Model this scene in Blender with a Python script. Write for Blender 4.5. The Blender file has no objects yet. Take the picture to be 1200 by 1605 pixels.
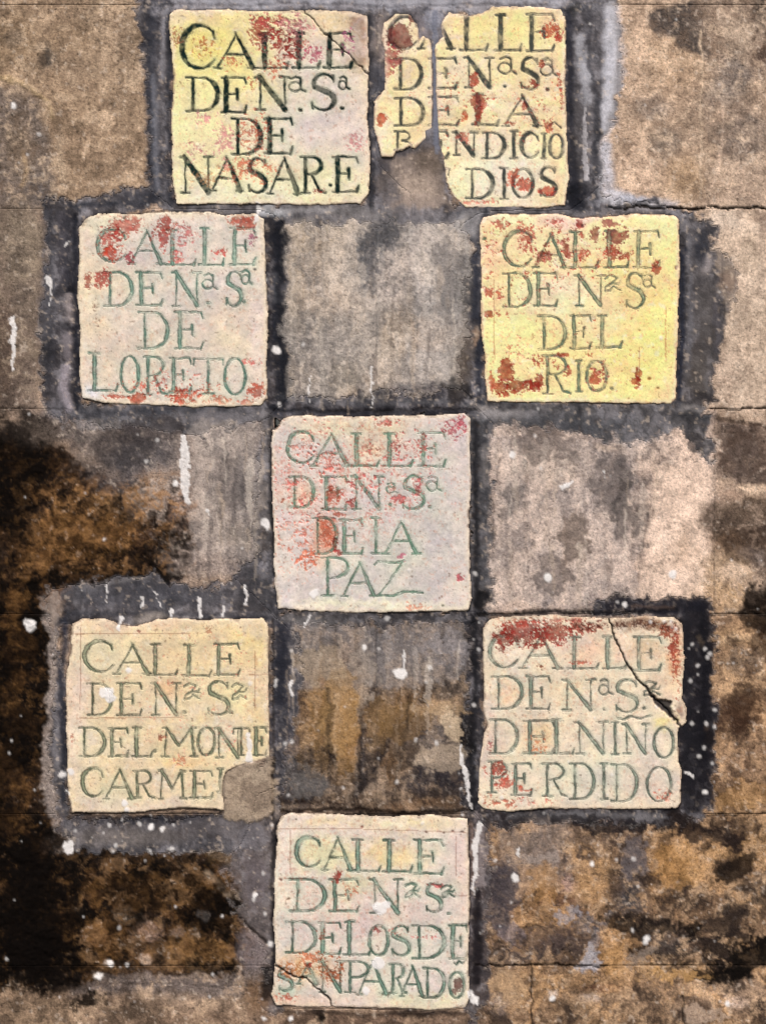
import bpy, math
import numpy as np
# ------------------------------------------------------------------ camera, world, sun, exposure
S = 0.0006                       # metres per photograph pixel (a tile is about 18 cm)
CX, CY = 600.0, 802.5            # middle of the wall area in view
scene = bpy.context.scene
cam_d = bpy.data.cameras.new('camera'); cam = bpy.data.objects.new('camera', cam_d)
scene.collection.objects.link(cam); scene.camera = cam
DIST = 2.2
cam_d.sensor_fit = 'VERTICAL'; cam_d.sensor_height = 24.0
cam_d.lens = 24.0*DIST/(1605*S)
cam_d.clip_start = 0.05; cam_d.clip_end = 500
cam.location = (0, -DIST, 0); cam.rotation_euler = (math.radians(90), 0, 0)
SUN_EL, SUN_AZ = math.radians(52), math.radians(-28)      # azimuth from the wall's outward normal, minus = left
world = bpy.data.worlds.new("World"); scene.world = world; world.use_nodes = True
wn = world.node_tree; bg = wn.nodes['Background']
sky = wn.nodes.new('ShaderNodeTexSky'); sky.sky_type = 'NISHITA'; sky.sun_disc = False
sky.sun_elevation = SUN_EL; sky.sun_rotation = math.pi - SUN_AZ*-1
sky.dust_density = 6.0; sky.air_density = 1.0; sky.ozone_density = 0.6
wn.links.new(sky.outputs[0], bg.inputs[0]); bg.inputs[1].default_value = 0.08
sun_d = bpy.data.lights.new('sun', 'SUN'); sun_d.energy = 1.5; sun_d.angle = math.radians(14); sun_d.color = (1.0, 0.95, 0.87)
sun = bpy.data.objects.new('sun', sun_d); scene.collection.objects.link(sun)
dirv = (math.sin(SUN_AZ)*math.cos(SUN_EL), -math.cos(SUN_AZ)*math.cos(SUN_EL), math.sin(SUN_EL))
from mathutils import Vector
sun.rotation_euler = Vector(dirv).to_track_quat('Z', 'Y').to_euler(); sun.location = Vector(dirv)*3
vs = scene.view_settings; vs.view_transform = 'Standard'; vs.look = 'None'; vs.gamma = 1.0; vs.exposure = 0.68

# ------------------------------------------------------------------ noise and painting on a grid
RNG = np.random.RandomState(7)
LAT = RNG.rand(8, 256, 256).astype(np.float32)
def vnoise(X, Y, scale, seed=0):
    L = LAT[seed % 8]; o = seed*37.17
    x = X/scale + o; y = Y/scale + o*1.7
    xi = np.floor(x).astype(np.int64); yi = np.floor(y).astype(np.int64)
    fx = (x-xi); fy = (y-yi); fx = fx*fx*(3-2*fx); fy = fy*fy*(3-2*fy)
    a = L[yi & 255, xi & 255]; b = L[yi & 255, (xi+1) & 255]; c = L[(yi+1) & 255, xi & 255]; d = L[(yi+1) & 255, (xi+1) & 255]
    return (a+(b-a)*fx)*(1-fy) + (c+(d-c)*fx)*fy
def fbm(X, Y, scale, octv=4, seed=0, gain=0.55):
    r = 0; amp = 1; tot = 0
    for k in range(octv):
        c, s = math.cos(k*1.1), math.sin(k*1.1)
        r = r + amp*vnoise(X*c-Y*s, X*s+Y*c, scale/2**k, seed+k*3); tot += amp; amp *= gain
    return (r/tot-0.5)*2*1.5        # about -1..1
def sst(a, b, x):
    t = np.clip((x-a)/(b-a), 0, 1); return t*t*(3-2*t)
def lin(c):
    c = np.asarray(c, np.float32)/255.0
    return np.where(c <= 0.04045, c/12.92, ((c+0.055)/1.055)**2.4)
def poly_sdf(X, Y, P):
    d = np.full(X.shape, 1e9, np.float32); ins = np.zeros(X.shape, bool)
    n = len(P)
    for i in range(n):
        ax, ay = P[i]; bx, by = P[(i+1) % n]
        ex, ey = bx-ax, by-ay; wx, wy = X-ax, Y-ay
        t = np.clip((wx*ex+wy*ey)/(ex*ex+ey*ey+1e-9), 0, 1)
        d = np.minimum(d, (wx-ex*t)**2+(wy-ey*t)**2)
        if ay != by:
            c = ((ay > Y) != (by > Y)) & (X < (bx-ax)*(Y-ay)/(by-ay)+ax)
            ins ^= c
    d = np.sqrt(d)
    return np.where(ins, -d, d)
def line_sdf(X, Y, P, r):
    """P list of points, r list of radii (or one)"""
    d = np.full(X.shape, 1e9, np.float32)
    if not isinstance(r, (list, tuple)): r = [r]*len(P)
    for i in range(len(P)-1):
        ax, ay = P[i]; bx, by = P[i+1]
        ex, ey = bx-ax, by-ay; wx, wy = X-ax, Y-ay
        t = np.clip((wx*ex+wy*ey)/(ex*ex+ey*ey+1e-9), 0, 1)
        d = np.minimum(d, np.hypot(wx-ex*t, wy-ey*t)-(r[i]+(r[i+1]-r[i])*t))
    return d
class Grid:
    def __init__(s, x0, y0, x1, y1, step):
        nx = int(round((x1-x0)/step))+1; ny = int(round((y1-y0)/step))+1
        s.xs = np.linspace(x0, x1, nx).astype(np.float32); s.ys = np.linspace(y0, y1, ny).astype(np.float32)
        s.X, s.Y = np.meshgrid(s.xs, s.ys); s.nx, s.ny = nx, ny
        X, Y = s.X, s.Y
        s.col = np.zeros((ny, nx, 3), np.float32); s.h = np.zeros((ny, nx), np.float32)
        s.bump = np.full((ny, nx), 1.0, np.float32)       # fine relief and speckle strength
        s.nL = (fbm(X, Y, 90, 4, 1), fbm(X, Y, 90, 4, 2))
        s.nS = (fbm(X, Y, 16, 3, 3), fbm(X, Y, 16, 3, 4))
        s.nF = (fbm(X, Y, 5.5, 2, 9), fbm(X, Y, 5.5, 2, 10)); s.gf = 1.1*fbm(X, Y, 4.2, 3, 12, .85)+.30*fbm(X, Y, 26, 3, 14)
        s.g = fbm(X, Y, 8, 4, 5, .8); s.g2 = fbm(X, Y, 24, 5, 6, .8); s.g3 = fbm(X, Y, 60, 6, 7, .75)
        s.streak = fbm(X*5, Y*0.35, 40, 4, 2, .65)
    def sl(s, x0, y0, x1, y1):
        a = np.searchsorted(s.xs, [x0, x1]); b = np.searchsorted(s.ys, [y0, y1])
        return (slice(b[0], b[1]), slice(a[0], a[1]))
    def mask(s, bb, f, soft, wl=0, ws=0, dens=None, grain='g', stk=0, dw=.42):
        pad = soft+wl*1.5+ws*1.5+4
        q = s.sl(bb[0]-pad, bb[1]-pad, bb[2]+pad, bb[3]+pad)
        if s.X[q].size == 0: return q, None
        X = s.X[q]+wl*s.nL[0][q]+ws*(s.nS[0][q]+.55*s.nF[0][q]); Y = s.Y[q]+wl*s.nL[1][q]+ws*(s.nS[1][q]+.55*s.nF[1][q])
        d = f(X, Y)
        m = 1-sst(-soft, soft, d)
        if dens is not None:
            n = getattr(s, grain)[q]
            m = sst(0.0, dw, m*(1.0+dens) - (0.5-0.62*n)*1.15)*np.minimum(1, m*4)
        if stk: m = m*np.clip(1+stk*s.streak[q], 0, 1.6)
        return q, np.clip(m, 0, 1)
    def paint(s, q, m, c, a=1.0, dh=0, bump=None):
        if m is None: return
        mm = (m*a)[..., None]
        s.col[q] = s.col[q]*(1-mm)+lin(c)*mm
        if dh: s.h[q] += m*dh
        if bump is not None: s.bump[q] = s.bump[q]*(1-m*a)+bump*m*a
    def blob(s, x, y, rx, ry, c, a=1.0, soft=None, wl=6, ws=4, ang=0, dens=None, grain='g', dh=0, bump=None, stk=0, dw=.42):
        ca, sa = math.cos(math.radians(ang)), math.sin(math.radians(ang)); R = max(rx, ry); mn = min(rx, ry)
        if soft is None: soft = mn*0.5
        def f(X, Y):
            u = (X-x)*ca+(Y-y)*sa; v = -(X-x)*sa+(Y-y)*ca
            return (np.sqrt((u/rx)**2+(v/ry)**2)-1)*mn
        q, m = s.mask((x-R, y-R, x+R, y+R), f, soft, wl, ws, dens, grain, stk, dw)
        s.paint(q, m, c, a, dh, bump)
    def poly(s, P, c, a=1.0, soft=5, wl=4, ws=4, dens=None, grain='g', dh=0, bump=None, stk=0, dw=.42):
        xs = [p[0] for p in P]; ys = [p[1] for p in P]
        q, m = s.mask((min(xs), min(ys), max(xs), max(ys)), lambda X, Y: poly_sdf(X, Y, P), soft, wl, ws, dens, grain, stk, dw)
        s.paint(q, m, c, a, dh, bump); return q, m
    def mottle(s, P, cd, cl, a=.6, sc=34, seed=80, soft=24, lo=.0, hi=.62, stx=1.0, sty=1.0, sh=0):
        xs = [p[0] for p in P]; ys = [p[1] for p in P]
        q, m = s.mask((min(xs), min(ys), max(xs), max(ys)), lambda X, Y: poly_sdf(X, Y, P), soft, 6, 6)
        if m is None: return
        k = min(1.0, sc/30.)
        n = fbm((s.X[q]+sh*s.Y[q]+14*k*s.nL[1][q]+16*k*s.nS[0][q])*stx, (s.Y[q]+14*k*s.nL[0][q]+16*k*s.nS[1][q])*sty, sc, 5, seed, .68)
        s.paint(q, m*sst(lo, hi, n), cd, a); s.paint(q, m*sst(lo, hi, -n), cl, a)
    def line(s, P, r, c, a=1.0, soft=2, wl=0, ws=2, dens=None, grain='g', dh=0, bump=None, stk=0, dw=.42):
        xs = [p[0] for p in P]; ys = [p[1] for p in P]; R = max(r) if isinstance(r, (list, tuple)) else r
        q, m = s.mask((min(xs)-R, min(ys)-R, max(xs)+R, max(ys)+R), lambda X, Y: line_sdf(X, Y, P, r), soft, wl, ws, dens, grain, stk, dw)
        s.paint(q, m, c, a, dh, bump)

# ------------------------------------------------------------------ mesh from part of a grid, with its sides
def world_xyz(X, Y, h):
    return np.stack([(X-CX)*S, -h*S, (CY-Y)*S], -1)
def grid_mesh(name, G, faces, mat, parent, depth, label=None):
    """faces: bool (ny-1, nx-1). depth: how far the sides go back, in pixels (absolute back level)."""
    fy, fx = np.nonzero(faces)
    if len(fy) == 0: return None
    nx = G.nx
    quad = np.stack([fy*nx+fx, (fy+1)*nx+fx, (fy+1)*nx+fx+1, fy*nx+fx+1], -1)
    used, inv = np.unique(quad, return_inverse=True); inv = inv.reshape(-1, 4)
    co = world_xyz(G.X.ravel()[used], G.Y.ravel()[used], G.h.ravel()[used])
    col = G.col.reshape(-1, 3)[used]; bp = G.bump.ravel()[used]
    F = np.pad(faces, 1)
    inner = F[1:-1, 1:-1]; sides = []
    for dy, dx, k in ((0, -1, 0), (1, 0, 1), (0, 1, 2), (-1, 0, 3)):
        nb = F[1+dy:F.shape[0]-1+dy, 1+dx:F.shape[1]-1+dx]
        e = (inner & ~nb)[fy, fx]
        sides.append(np.stack([inv[e, k], inv[e, (k+1) % 4]], -1))
    sides = np.concatenate(sides)
    bv, binv = np.unique(sides, return_inverse=True); binv = binv.reshape(-1, 2)
    back = co[bv].copy()
    if depth[0] == 'abs': back[:, 1] = -depth[1]*S
    else: back[:, 1] += depth[1]*S
    n0 = len(co)
    sq = np.stack([sides[:, 1], sides[:, 0], binv[:, 0]+n0, binv[:, 1]+n0], -1)
    co = np.concatenate([co, back]); col = np.concatenate([col, col[bv]]); bp = np.concatenate([bp, bp[bv]])
    q = np.concatenate([inv, sq]).astype(np.int32)
    me = bpy.data.meshes.new(name)
    me.vertices.add(len(co)); me.vertices.foreach_set('co', co.astype(np.float32).ravel())
    me.loops.add(q.size); me.loops.foreach_set('vertex_index', q.ravel())
    me.polygons.add(len(q)); me.polygons.foreach_set('loop_start', np.arange(0, q.size, 4, dtype=np.int32))
    sm = np.ones(len(q), bool); sm[len(inv):] = False
    me.polygons.foreach_set('use_smooth', sm)
    ca = me.attributes.new('pigment', 'FLOAT_COLOR', 'POINT')
    ca.data.foreach_set('color', np.concatenate([col, np.ones((len(col), 1), np.float32)], 1).astype(np.float32).ravel())
    ba = me.attributes.new('grit', 'FLOAT', 'POINT'); ba.data.foreach_set('value', bp.astype(np.float32))
    me.update(calc_edges=True); me.materials.append(mat)
    o = bpy.data.objects.new(name, me); scene.collection.objects.link(o); o.parent = parent
    if label: o['label'] = label
    return o

# ------------------------------------------------------------------ materials
def make_mat(name, rough, spec, n_scales, amps, bump_d, speck):
    m = bpy.data.materials.new(name); m.use_nodes = True; nt = m.node_tree; N = nt.nodes; Lk = nt.links
    bs = N['Principled BSDF']; bs.inputs['Specular IOR Level'].default_value = spec
    tc = N.new('ShaderNodeTexCoord')
    at = N.new('ShaderNodeAttribute'); at.attribute_name = 'pigment'
    gr = N.new('ShaderNodeAttribute'); gr.attribute_name = 'grit'
    def math_(op, a, b, cl=False):
        n = N.new('ShaderNodeMath'); n.operation = op; n.use_clamp = cl
        for i, v in enumerate((a, b)):
            if hasattr(v, 'links'): Lk.new(v, n.inputs[i])
            else: n.inputs[i].default_value = v
        return n.outputs[0]
    tot = None
    for sc, am in zip(n_scales, amps):
        n = N.new('ShaderNodeTexNoise'); n.inputs['Scale'].default_value = 1.0/(sc*S); n.inputs['Detail'].default_value = 4
        n.inputs['Roughness'].default_value = .65
        Lk.new(tc.outputs['Object'], n.inputs['Vector'])
        c = math_('MULTIPLY', math_('SUBTRACT', n.outputs['Fac'], 0.5), am)
        tot = c if tot is None else math_('ADD', tot, c)
    g = math_('MULTIPLY', tot, gr.outputs['Fac'])
    n = N.new('ShaderNodeTexNoise'); n.inputs['Scale'].default_value = 1.0/(speck[0]*S); n.inputs['Detail'].default_value = 3; n.inputs['Roughness'].default_value = .6
    mp = N.new('ShaderNodeVectorMath'); mp.operation = 'ADD'; mp.inputs[1].default_value = (3.1, 1.7, 5.3)
    Lk.new(tc.outputs['Object'], mp.inputs[0]); Lk.new(mp.outputs[0], n.inputs['Vector'])
    dk = math_('MULTIPLY', math_('SUBTRACT', n.outputs['Fac'], 0.56), 9.0, True); lt = math_('MULTIPLY', math_('SUBTRACT', 0.43, n.outputs['Fac']), 9.0, True)
    g = math_('ADD', g, math_('MULTIPLY', math_('SUBTRACT', math_('MULTIPLY', lt, speck[2]), math_('MULTIPLY', dk, speck[1])), gr.outputs['Fac']))
    f = math_('MAXIMUM', math_('ADD', 1.0, g), 0.12)
    mul = N.new('ShaderNodeVectorMath'); mul.operation = 'SCALE'
    Lk.new(at.outputs['Color'], mul.inputs[0]); Lk.new(f, mul.inputs['Scale'])
    colr = mul.outputs[0]
    Lk.new(colr, bs.inputs['Base Color'])
    Lk.new(math_('ADD', rough, math_('MULTIPLY', g, 0.25), True), bs.inputs['Roughness'])
    b = N.new('ShaderNodeBump'); b.inputs['Strength'].default_value = 1.0; b.inputs['Distance'].default_value = bump_d*S
    Lk.new(g, b.inputs['Height']); Lk.new(b.outputs[0], bs.inputs['Normal'])
    return m
M_stone = make_mat('weathered_stone', 0.95, 0.06, (3.2, 9.0), (1.6, 1.0), 0.6, (4.4, .38, .30))
M_cement = make_mat('grey_cement', 0.85, 0.10, (3.0, 12.0), (1.1, 1.1), 0.7, (6.0, .25, .3))
M_tile = make_mat('worn_glaze', 0.6, 0.14, (2.6, 8.0), (0.6, 0.3), 0.4, (4.0, .16, .08))
M_ink = make_mat('green_glaze_line', 0.6, 0.10, (2.6, 8.0), (0.9, 0.5), 0.4, (4.0, .2, .5))

# ------------------------------------------------------------------ white paint drops and runs (fall on stone and tile alike)
WH = (244, 242, 243)
DROPS = [(433,549,6),(415,820,7.5),(47,981,9),(108,1327,9),(628,1056,9),(802,713,4.5),(857,906,5.5),(1055,900,6),(977,948,4),(966,944,2.5),
 (805,1377,5.5),(23,165,4.5),(62,210,3),(437,634,3),(596,1424,9),(590,1420,6),(605,1418,6),(592,1510,9),(573,1552,6),(494,930,6),(641,894,3),
 (744,900,3),(246,690,3),(229,723,3),(275,758,4),(1035,530,3),(476,540,2.5),(98,1215,6),(112,1210,5),(202,1050,4),(196,1260,5),(200,1270,4),
 (171,1085,8),(163,1083,7),(172,1092,8),(393,1070,3.2),(432,1067,3),(432,1073,3),(457,1163,3),(447,1166,3),(651,1160,3),(684,1165,3.5),
 (674,1047,3.5),(606,969,3.5),(750,1018,2.5),(571,1016,4),(662,1290,3),(622,1226,3),(927,1354,4),(965,1347,2.5),(775,1348,3),(992,1347,3),
 (1010,1476,4),(1012,1470,5),(990,1457,3),(866,1565,4),(1140,1573,4),(743,1567,7),(736,1560,5),(172,1294,3),(182,1325,3),(270,1331,3.5),
 (218,1292,3),(255,1300,4),(237,1296,4),(399,1403,4),(397,1410,3),(415,1432,2.5),(424,1479,4),(174,1509,6),(157,1530,5),(10,1503,3),
 (187,1453,3),(200,1512,3),(415,1597,3),(456,1597,4),(413,1596,3),(1104,1017,3),(1112,1025,3),(1108,1031,3),(1084,1010,2.5),(1093,1043,3),
 (1082,1067,3),(1106,1134,3),(1119,1139,3),(1083,1134,3),(1103,1172,3),(1095,1187,3),(1115,1197,2.5),(1103,1241,4),(1028,1108,2),
 (1119,1113,3),(1058,985,2.5),(1018,975,3),(1040,973,2.5),(1050,973,2.5),(785,1250,3),(742,1105,3)]
rs = np.random.RandomState(11)
NFIX = len(DROPS)
for k in range(130):
    x, y = rs.rand()*1200, 640+rs.rand()**.8*960
    DROPS.append((x, y, 0.8+rs.rand()**3*1.8))
for k in range(30): DROPS.append((rs.rand()*1200, rs.rand()*700, 0.8+rs.rand()**3*1.6))
for k in range(24): DROPS.append((760+rs.rand()*360, 960+rs.rand()*330, 0.8+rs.rand()*1.3))
for k in range(20): DROPS.append((100+rs.rand()*330, 1270+rs.rand()*80, 0.8+rs.rand()**3*1.8))
RUNS = [([(288,686),(291,720),(290,760),(295,790)],[5,8,8,3]),([(20,500),(21,530),(20,578)],[4,5,2]),([(77,440),(80,446)],[6,5]),([(78,445),(79,480)],[3,1.5]),
 ([(722,1170),(727,1205),(734,1245),(739,1268)],[2,4,3,2]),([(630,1020),(631,1050)],[1.5,1.5]),([(456,1090),(457,1070)],[2.5,3]),
 ([(166,912),(166,945)],[1.5,1]),([(240,925),(252,950)],[1.5,1.2]),([(223,938),(224,950)],[3,2]),([(312,940),(313,966)],[3,2]),([(270,958),(271,970)],[3,2]),
 ([(350,950),(351,968)],[2,1.5]),([(386,918),(387,948)],[1.6,1]),([(190,968),(188,988)],[4,3]),([(390,1150),(393,1190)],[3,5]),([(582,575),(583,640)],[2,1.4]),
 ([(485,590),(485,630)],[1.3,1]),([(752,1290),(745,1320),(744,1370),(741,1400)],[4,5,4,2]),([(404,1400),(397,1408)],[2.5,2]),([(880,763),(890,758)],[4,3]),
 ([(945,738),(949,752)],[2,1.5]),([(485,965),(478,982)],[2,1.5]),([(1070,1208),(1086,1216)],[3,4]),([(885,762),(895,757)],[3,2]),([(733,1556),(745,1570)],[5,6]),
 ([(813,1330),(813,1345)],[2,1]),([(325,800),(330,812)],[2,2]),([(404,320),(404,345)],[3.5,3]),([(110,380),(100,387)],[1.5,1]),([(104,1240),(112,1246)],[2,1])]
def splats(G, a=0.92, few=False):
    for i, (x, y, r) in enumerate(DROPS):
        if few and i >= NFIX and i % 3: continue
        G.blob(x, y, r, r*1.08, WH, a*(0.98 if r > 3.5 else .6), soft=1.8, wl=0, ws=min(r*.45, 3), dh=0.4, bump=.3)
    for P, r in RUNS:
        G.line(P, r, WH, a*.85, soft=3.4, ws=2.6, dens=.35, dh=0.4, bump=.3)

# ------------------------------------------------------------------ letters drawn as brush strokes
t_, T_ = 0.56, 1.9
def arc(cx, cy, rx, ry, a0, a1, n=14):
    return [(cx+rx*math.cos(math.radians(a0+(a1-a0)*i/n)), cy+ry*math.sin(math.radians(a0+(a1-a0)*i/n))) for i in range(n+1)]
def wts(n, f): return [f(i/(n-1)) for i in range(n)]
def glyph(ch):
    o = []
    def s(P, a=t_, b=None):
        if isinstance(a, list): o.append((P, a))
        else: o.append((P, [a+(((b if b is not None else a)-a)*i/max(1, len(P)-1)) for i in range(len(P))]))
    if ch == 'C':
        P = arc(.55, .5, .52, .5, -40, -325, 22); s(P, wts(len(P), lambda u: t_+(T_-t_)*math.sin(math.pi*min(1, u*1.15))**1.5 if u < .87 else t_)); s([(.93,.14),(.97,.3)], 1.0, .6)
    elif ch == 'A':
        s([(.02,1),(.5,.02)], t_, t_+.1); s([(.48,.0),(.9,.98)], t_+.2, T_); s([(.24,.62),(.74,.62)]); s([(-.06,1),(.14,1)]); s([(.78,1),(1.02,1)])
    elif ch == 'L':
        s([(.25,.02),(.25,.98)], T_*.95); s([(.08,0),(.42,0)], t_+.2); s([(.04,1),(.94,1)]); s([(.92,1),(.99,.84)], 1.2, .6)
    elif ch == 'E':
        s([(.22,.02),(.22,.98)], T_*.9); s([(.04,0),(.92,0)]); s([(.9,0),(.96,.17)], .9, .5); s([(.22,.48),(.62,.48)]); s([(.62,.36),(.64,.64)], 1.2, .8)
        s([(.04,1),(.92,1)]); s([(.9,1),(.98,.82)], 1.2, .6)
    elif ch == 'D':
        s([(.2,.02),(.2,.98)], 1.0); s([(-.02,0),(.5,0)]); P = arc(.45, .5, .52, .5, -90, 90, 16); s(P, wts(len(P), lambda u: t_+(T_*.9-t_)*math.sin(math.pi*u)**1.5)); s([(.5,1),(-.02,1)])
    elif ch == 'N':
        s([(.14,.02),(.14,1)]); s([(.12,.0),(.86,.98)], T_*.8, T_); s([(.87,.02),(.87,1)]); s([(-.03,0),(.16,0)]); s([(.0,1),(.28,1)]); s([(.72,0),(1.02,0)])
    elif ch == 'S':
        P = arc(.52, .26, .4, .26, -25, -200, 9)+arc(.5, .74, .46, .26, -70, 150, 12); s(P, wts(len(P), lambda u: t_+(T_-t_)*max(0, math.sin(math.pi*u))**3))
        s([(.9,.05),(.9,.2)], .7, .5); s([(.06,.8),(.08,.96)], .9, .6)
    elif ch == 'O':
        P = arc(.5, .5, .5, .5, 0, 360, 24); s(P, wts(len(P), lambda u: t_+(T_*.7-t_)*abs(math.cos(2*math.pi*u))))
    elif ch == 'R':
        s([(.2,.02),(.2,.98)], 1.2); s([(.02,0),(.5,0)]); P = arc(.45, .24, .38, .24, -90, 90, 10); s(P, wts(len(P), lambda u: t_+.7*math.sin(math.pi*u)))
        s([(.45,.49),(.2,.49)]); s([(.45,.5),(.75,.95),(1.0,1.0)], .9, .7); s([(.04,1),(.38,1)])
    elif ch == 'P':
        s([(.25,.02),(.25,.98)], 1.2); s([(.02,0),(.55,0)]); P = arc(.5, .26, .46, .26, -90, 90, 10); s(P, wts(len(P), lambda u: t_+.7*math.sin(math.pi*u)))
        s([(.5,.52),(.25,.54)]); s([(.04,1),(.46,1)])
    elif ch == 'B':
        s([(.2,.02),(.2,.98)], 1.2); s([(.02,0),(.5,0)]); P = arc(.45, .25, .4, .25, -90, 90, 10); s(P, .8); P = arc(.45, .74, .48, .25, -90, 90, 10); s(P, .9); s([(.02,1),(.45,1)])
    elif ch == 'T':
        s([(.5,.02),(.5,.98)], 1.1); s([(.0,.02),(1,.02)]); s([(0,.02),(-.02,.2)], .8, .5); s([(1,.02),(1.02,.18)], .8, .5); s([(.3,1),(.7,1)])
    elif ch == 'M':
        s([(.1,.02),(.04,1)]); s([(.1,.0),(.48,.62)], T_*.75); s([(.48,.62),(.86,.02)]); s([(.86,.0),(.94,.98)], 1.1); s([(-.06,1),(.16,1)]); s([(.82,1),(1.06,1)]); s([(-.02,0),(.12,0)]); s([(.84,0),(1,0)])
    elif ch == 'I':
        s([(.5,.02),(.5,.98)], 1.25); s([(0,0),(1,0)], .6); s([(0,1),(1,1)], .6)
    elif ch == 'Z':
        s([(.02,.1),(.1,.0),(.5,.04),(.62,.0)]); s([(.6,.02),(.12,.97)], .7); s([(.12,.98),(.4,1),(.6,.88),(1,.9)], .8, .7)
    elif ch == 'a':
        P = arc(.36, .68, .36, .32, 0, 360, 14); s(P, .7); s([(.12,.12),(.42,.0),(.72,.14),(.72,.85),(1.02,1.0)], .9)
    elif ch == '2':
        s([(.1,.2),(.4,.0),(.8,.14),(.55,.5),(.15,.75),(.1,1),(.4,.95),(.6,.7),(1,.95)], .8); s([(.55,.5),(.9,.55),(.98,.35)], .6)
    elif ch == '.':
        s([(.4,.5),(.6,.5)], 1.5)
    elif ch == '^':
        s([(0,1),(.5,0),(1,1)], .7)
    elif ch == '~':
        s([(0,.6),(.2,.9),(.45,.4),(.7,.7),(1,.3)], [.6,1.1,1.3,.9,.6])
    elif ch == 'b':            # loose last leg of a broken letter
        s([(0,0),(.6,.1),(.5,.8)], .8)
    return o

# ------------------------------------------------------------------ the eight tiles; coordinates read in enlarged views, (ox, oy, k) brings them to wall units
Y1, Y2, PK, GY, CR = (240,228,150), (246,236,178), (226,203,186), (205,199,194), (236,222,190)
RED, RED2, ORG, PNK = (158,44,34), (180,72,58), (204,112,80), (214,160,146)
TILES = []
def T(**k): TILES.append(k)
k1 = 370/1200.; k2 = 390/1200.
T(name='nasare', tint=(1.01,.965,1.0), bleach=.15, grey=.5, bold=1.25, outline=False, o=(230,0,k1), out=[(118,75),(150,52),(400,50),(620,58),(860,50),(1040,60),(1122,80),(1128,300),(1122,600),(1135,800),(1128,985),(1085,1035),(800,1042),(500,1038),(150,1040),(130,900),(128,600),(140,400),(118,200)],
  base=(236,228,176), ink=(10,36,32), inka=1.0, wmin=.6, halo=(176,206,160), lab='cream and yellow wall tile lettered NASARE in dark green, cracked across its top right corner',
  cuts=[[(790,40),(900,160),(1010,270),(1140,385),(1200,385),(1200,0),(760,0)]], crack=[[(800,48),(850,105),(900,165),(960,215),(1030,285),(1128,385)]],
  text=[('C',175,130,350,350),('A',355,170,560,345),('L',560,178,725,345),('L',735,170,885,345),('E',895,170,1050,345),
   ('D',205,395,365,565),('E',375,395,510,570),('N',555,395,725,560),('a',725,390,805,465),('.',765,545,795,575),('S',835,380,960,560),('a',975,390,1030,455),('.',980,535,1010,565),
   ('D',435,605,585,785),('E',590,605,745,780),('N',175,800,335,980),('A',330,800,490,970),('S',515,805,610,980),('A',620,800,785,985),('R',780,800,910,980),('.',925,930,945,950),('E',940,800,1080,975)],
  pat=[(400,300,300,280,(238,226,130),.8),(250,250,160,180,(222,214,90),.6),(250,620,200,250,(244,234,170),.7),(850,650,260,200,(212,206,200),.9),(850,300,200,160,(214,200,196),.8),
   (1040,560,90,200,(216,204,190),.7),(600,980,480,60,(242,240,196),.8),(1080,180,80,150,(168,140,112),.9),(960,120,120,70,(226,208,160),.8),(1000,230,60,60,(226,212,180),.6),(250,80,180,30,(236,214,160),.6),(1100,950,60,90,(238,228,180),.7),(1090,110,70,110,(166,138,110),1.0),(1100,250,50,110,(168,140,112),1.0)],
  chips=[(600,160,90,90,RED2,.5),(700,200,110,110,RED2,.3),(650,110,130,40,(196,96,80),.4),(760,130,80,60,PNK,.4),(850,280,60,50,(190,90,110),.1),(720,230,40,70,RED,.2),(650,330,60,50,ORG,.1),
   (540,700,80,110,ORG,0),(520,850,140,70,(222,130,90),.05),(400,720,60,100,PNK,.1),(290,230,60,50,(190,130,70),0),(150,180,30,50,(180,120,80),.1),(860,980,40,15,RED2,.3),(1060,710,60,50,PNK,.2),(540,420,40,50,ORG,0),
   (300,600,70,30,PNK,0),(250,760,60,50,PNK,-.1),(1020,220,40,60,(190,110,140),0),(430,320,60,40,ORG,-.1),(300,900,80,50,(220,190,120),0)])
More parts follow.
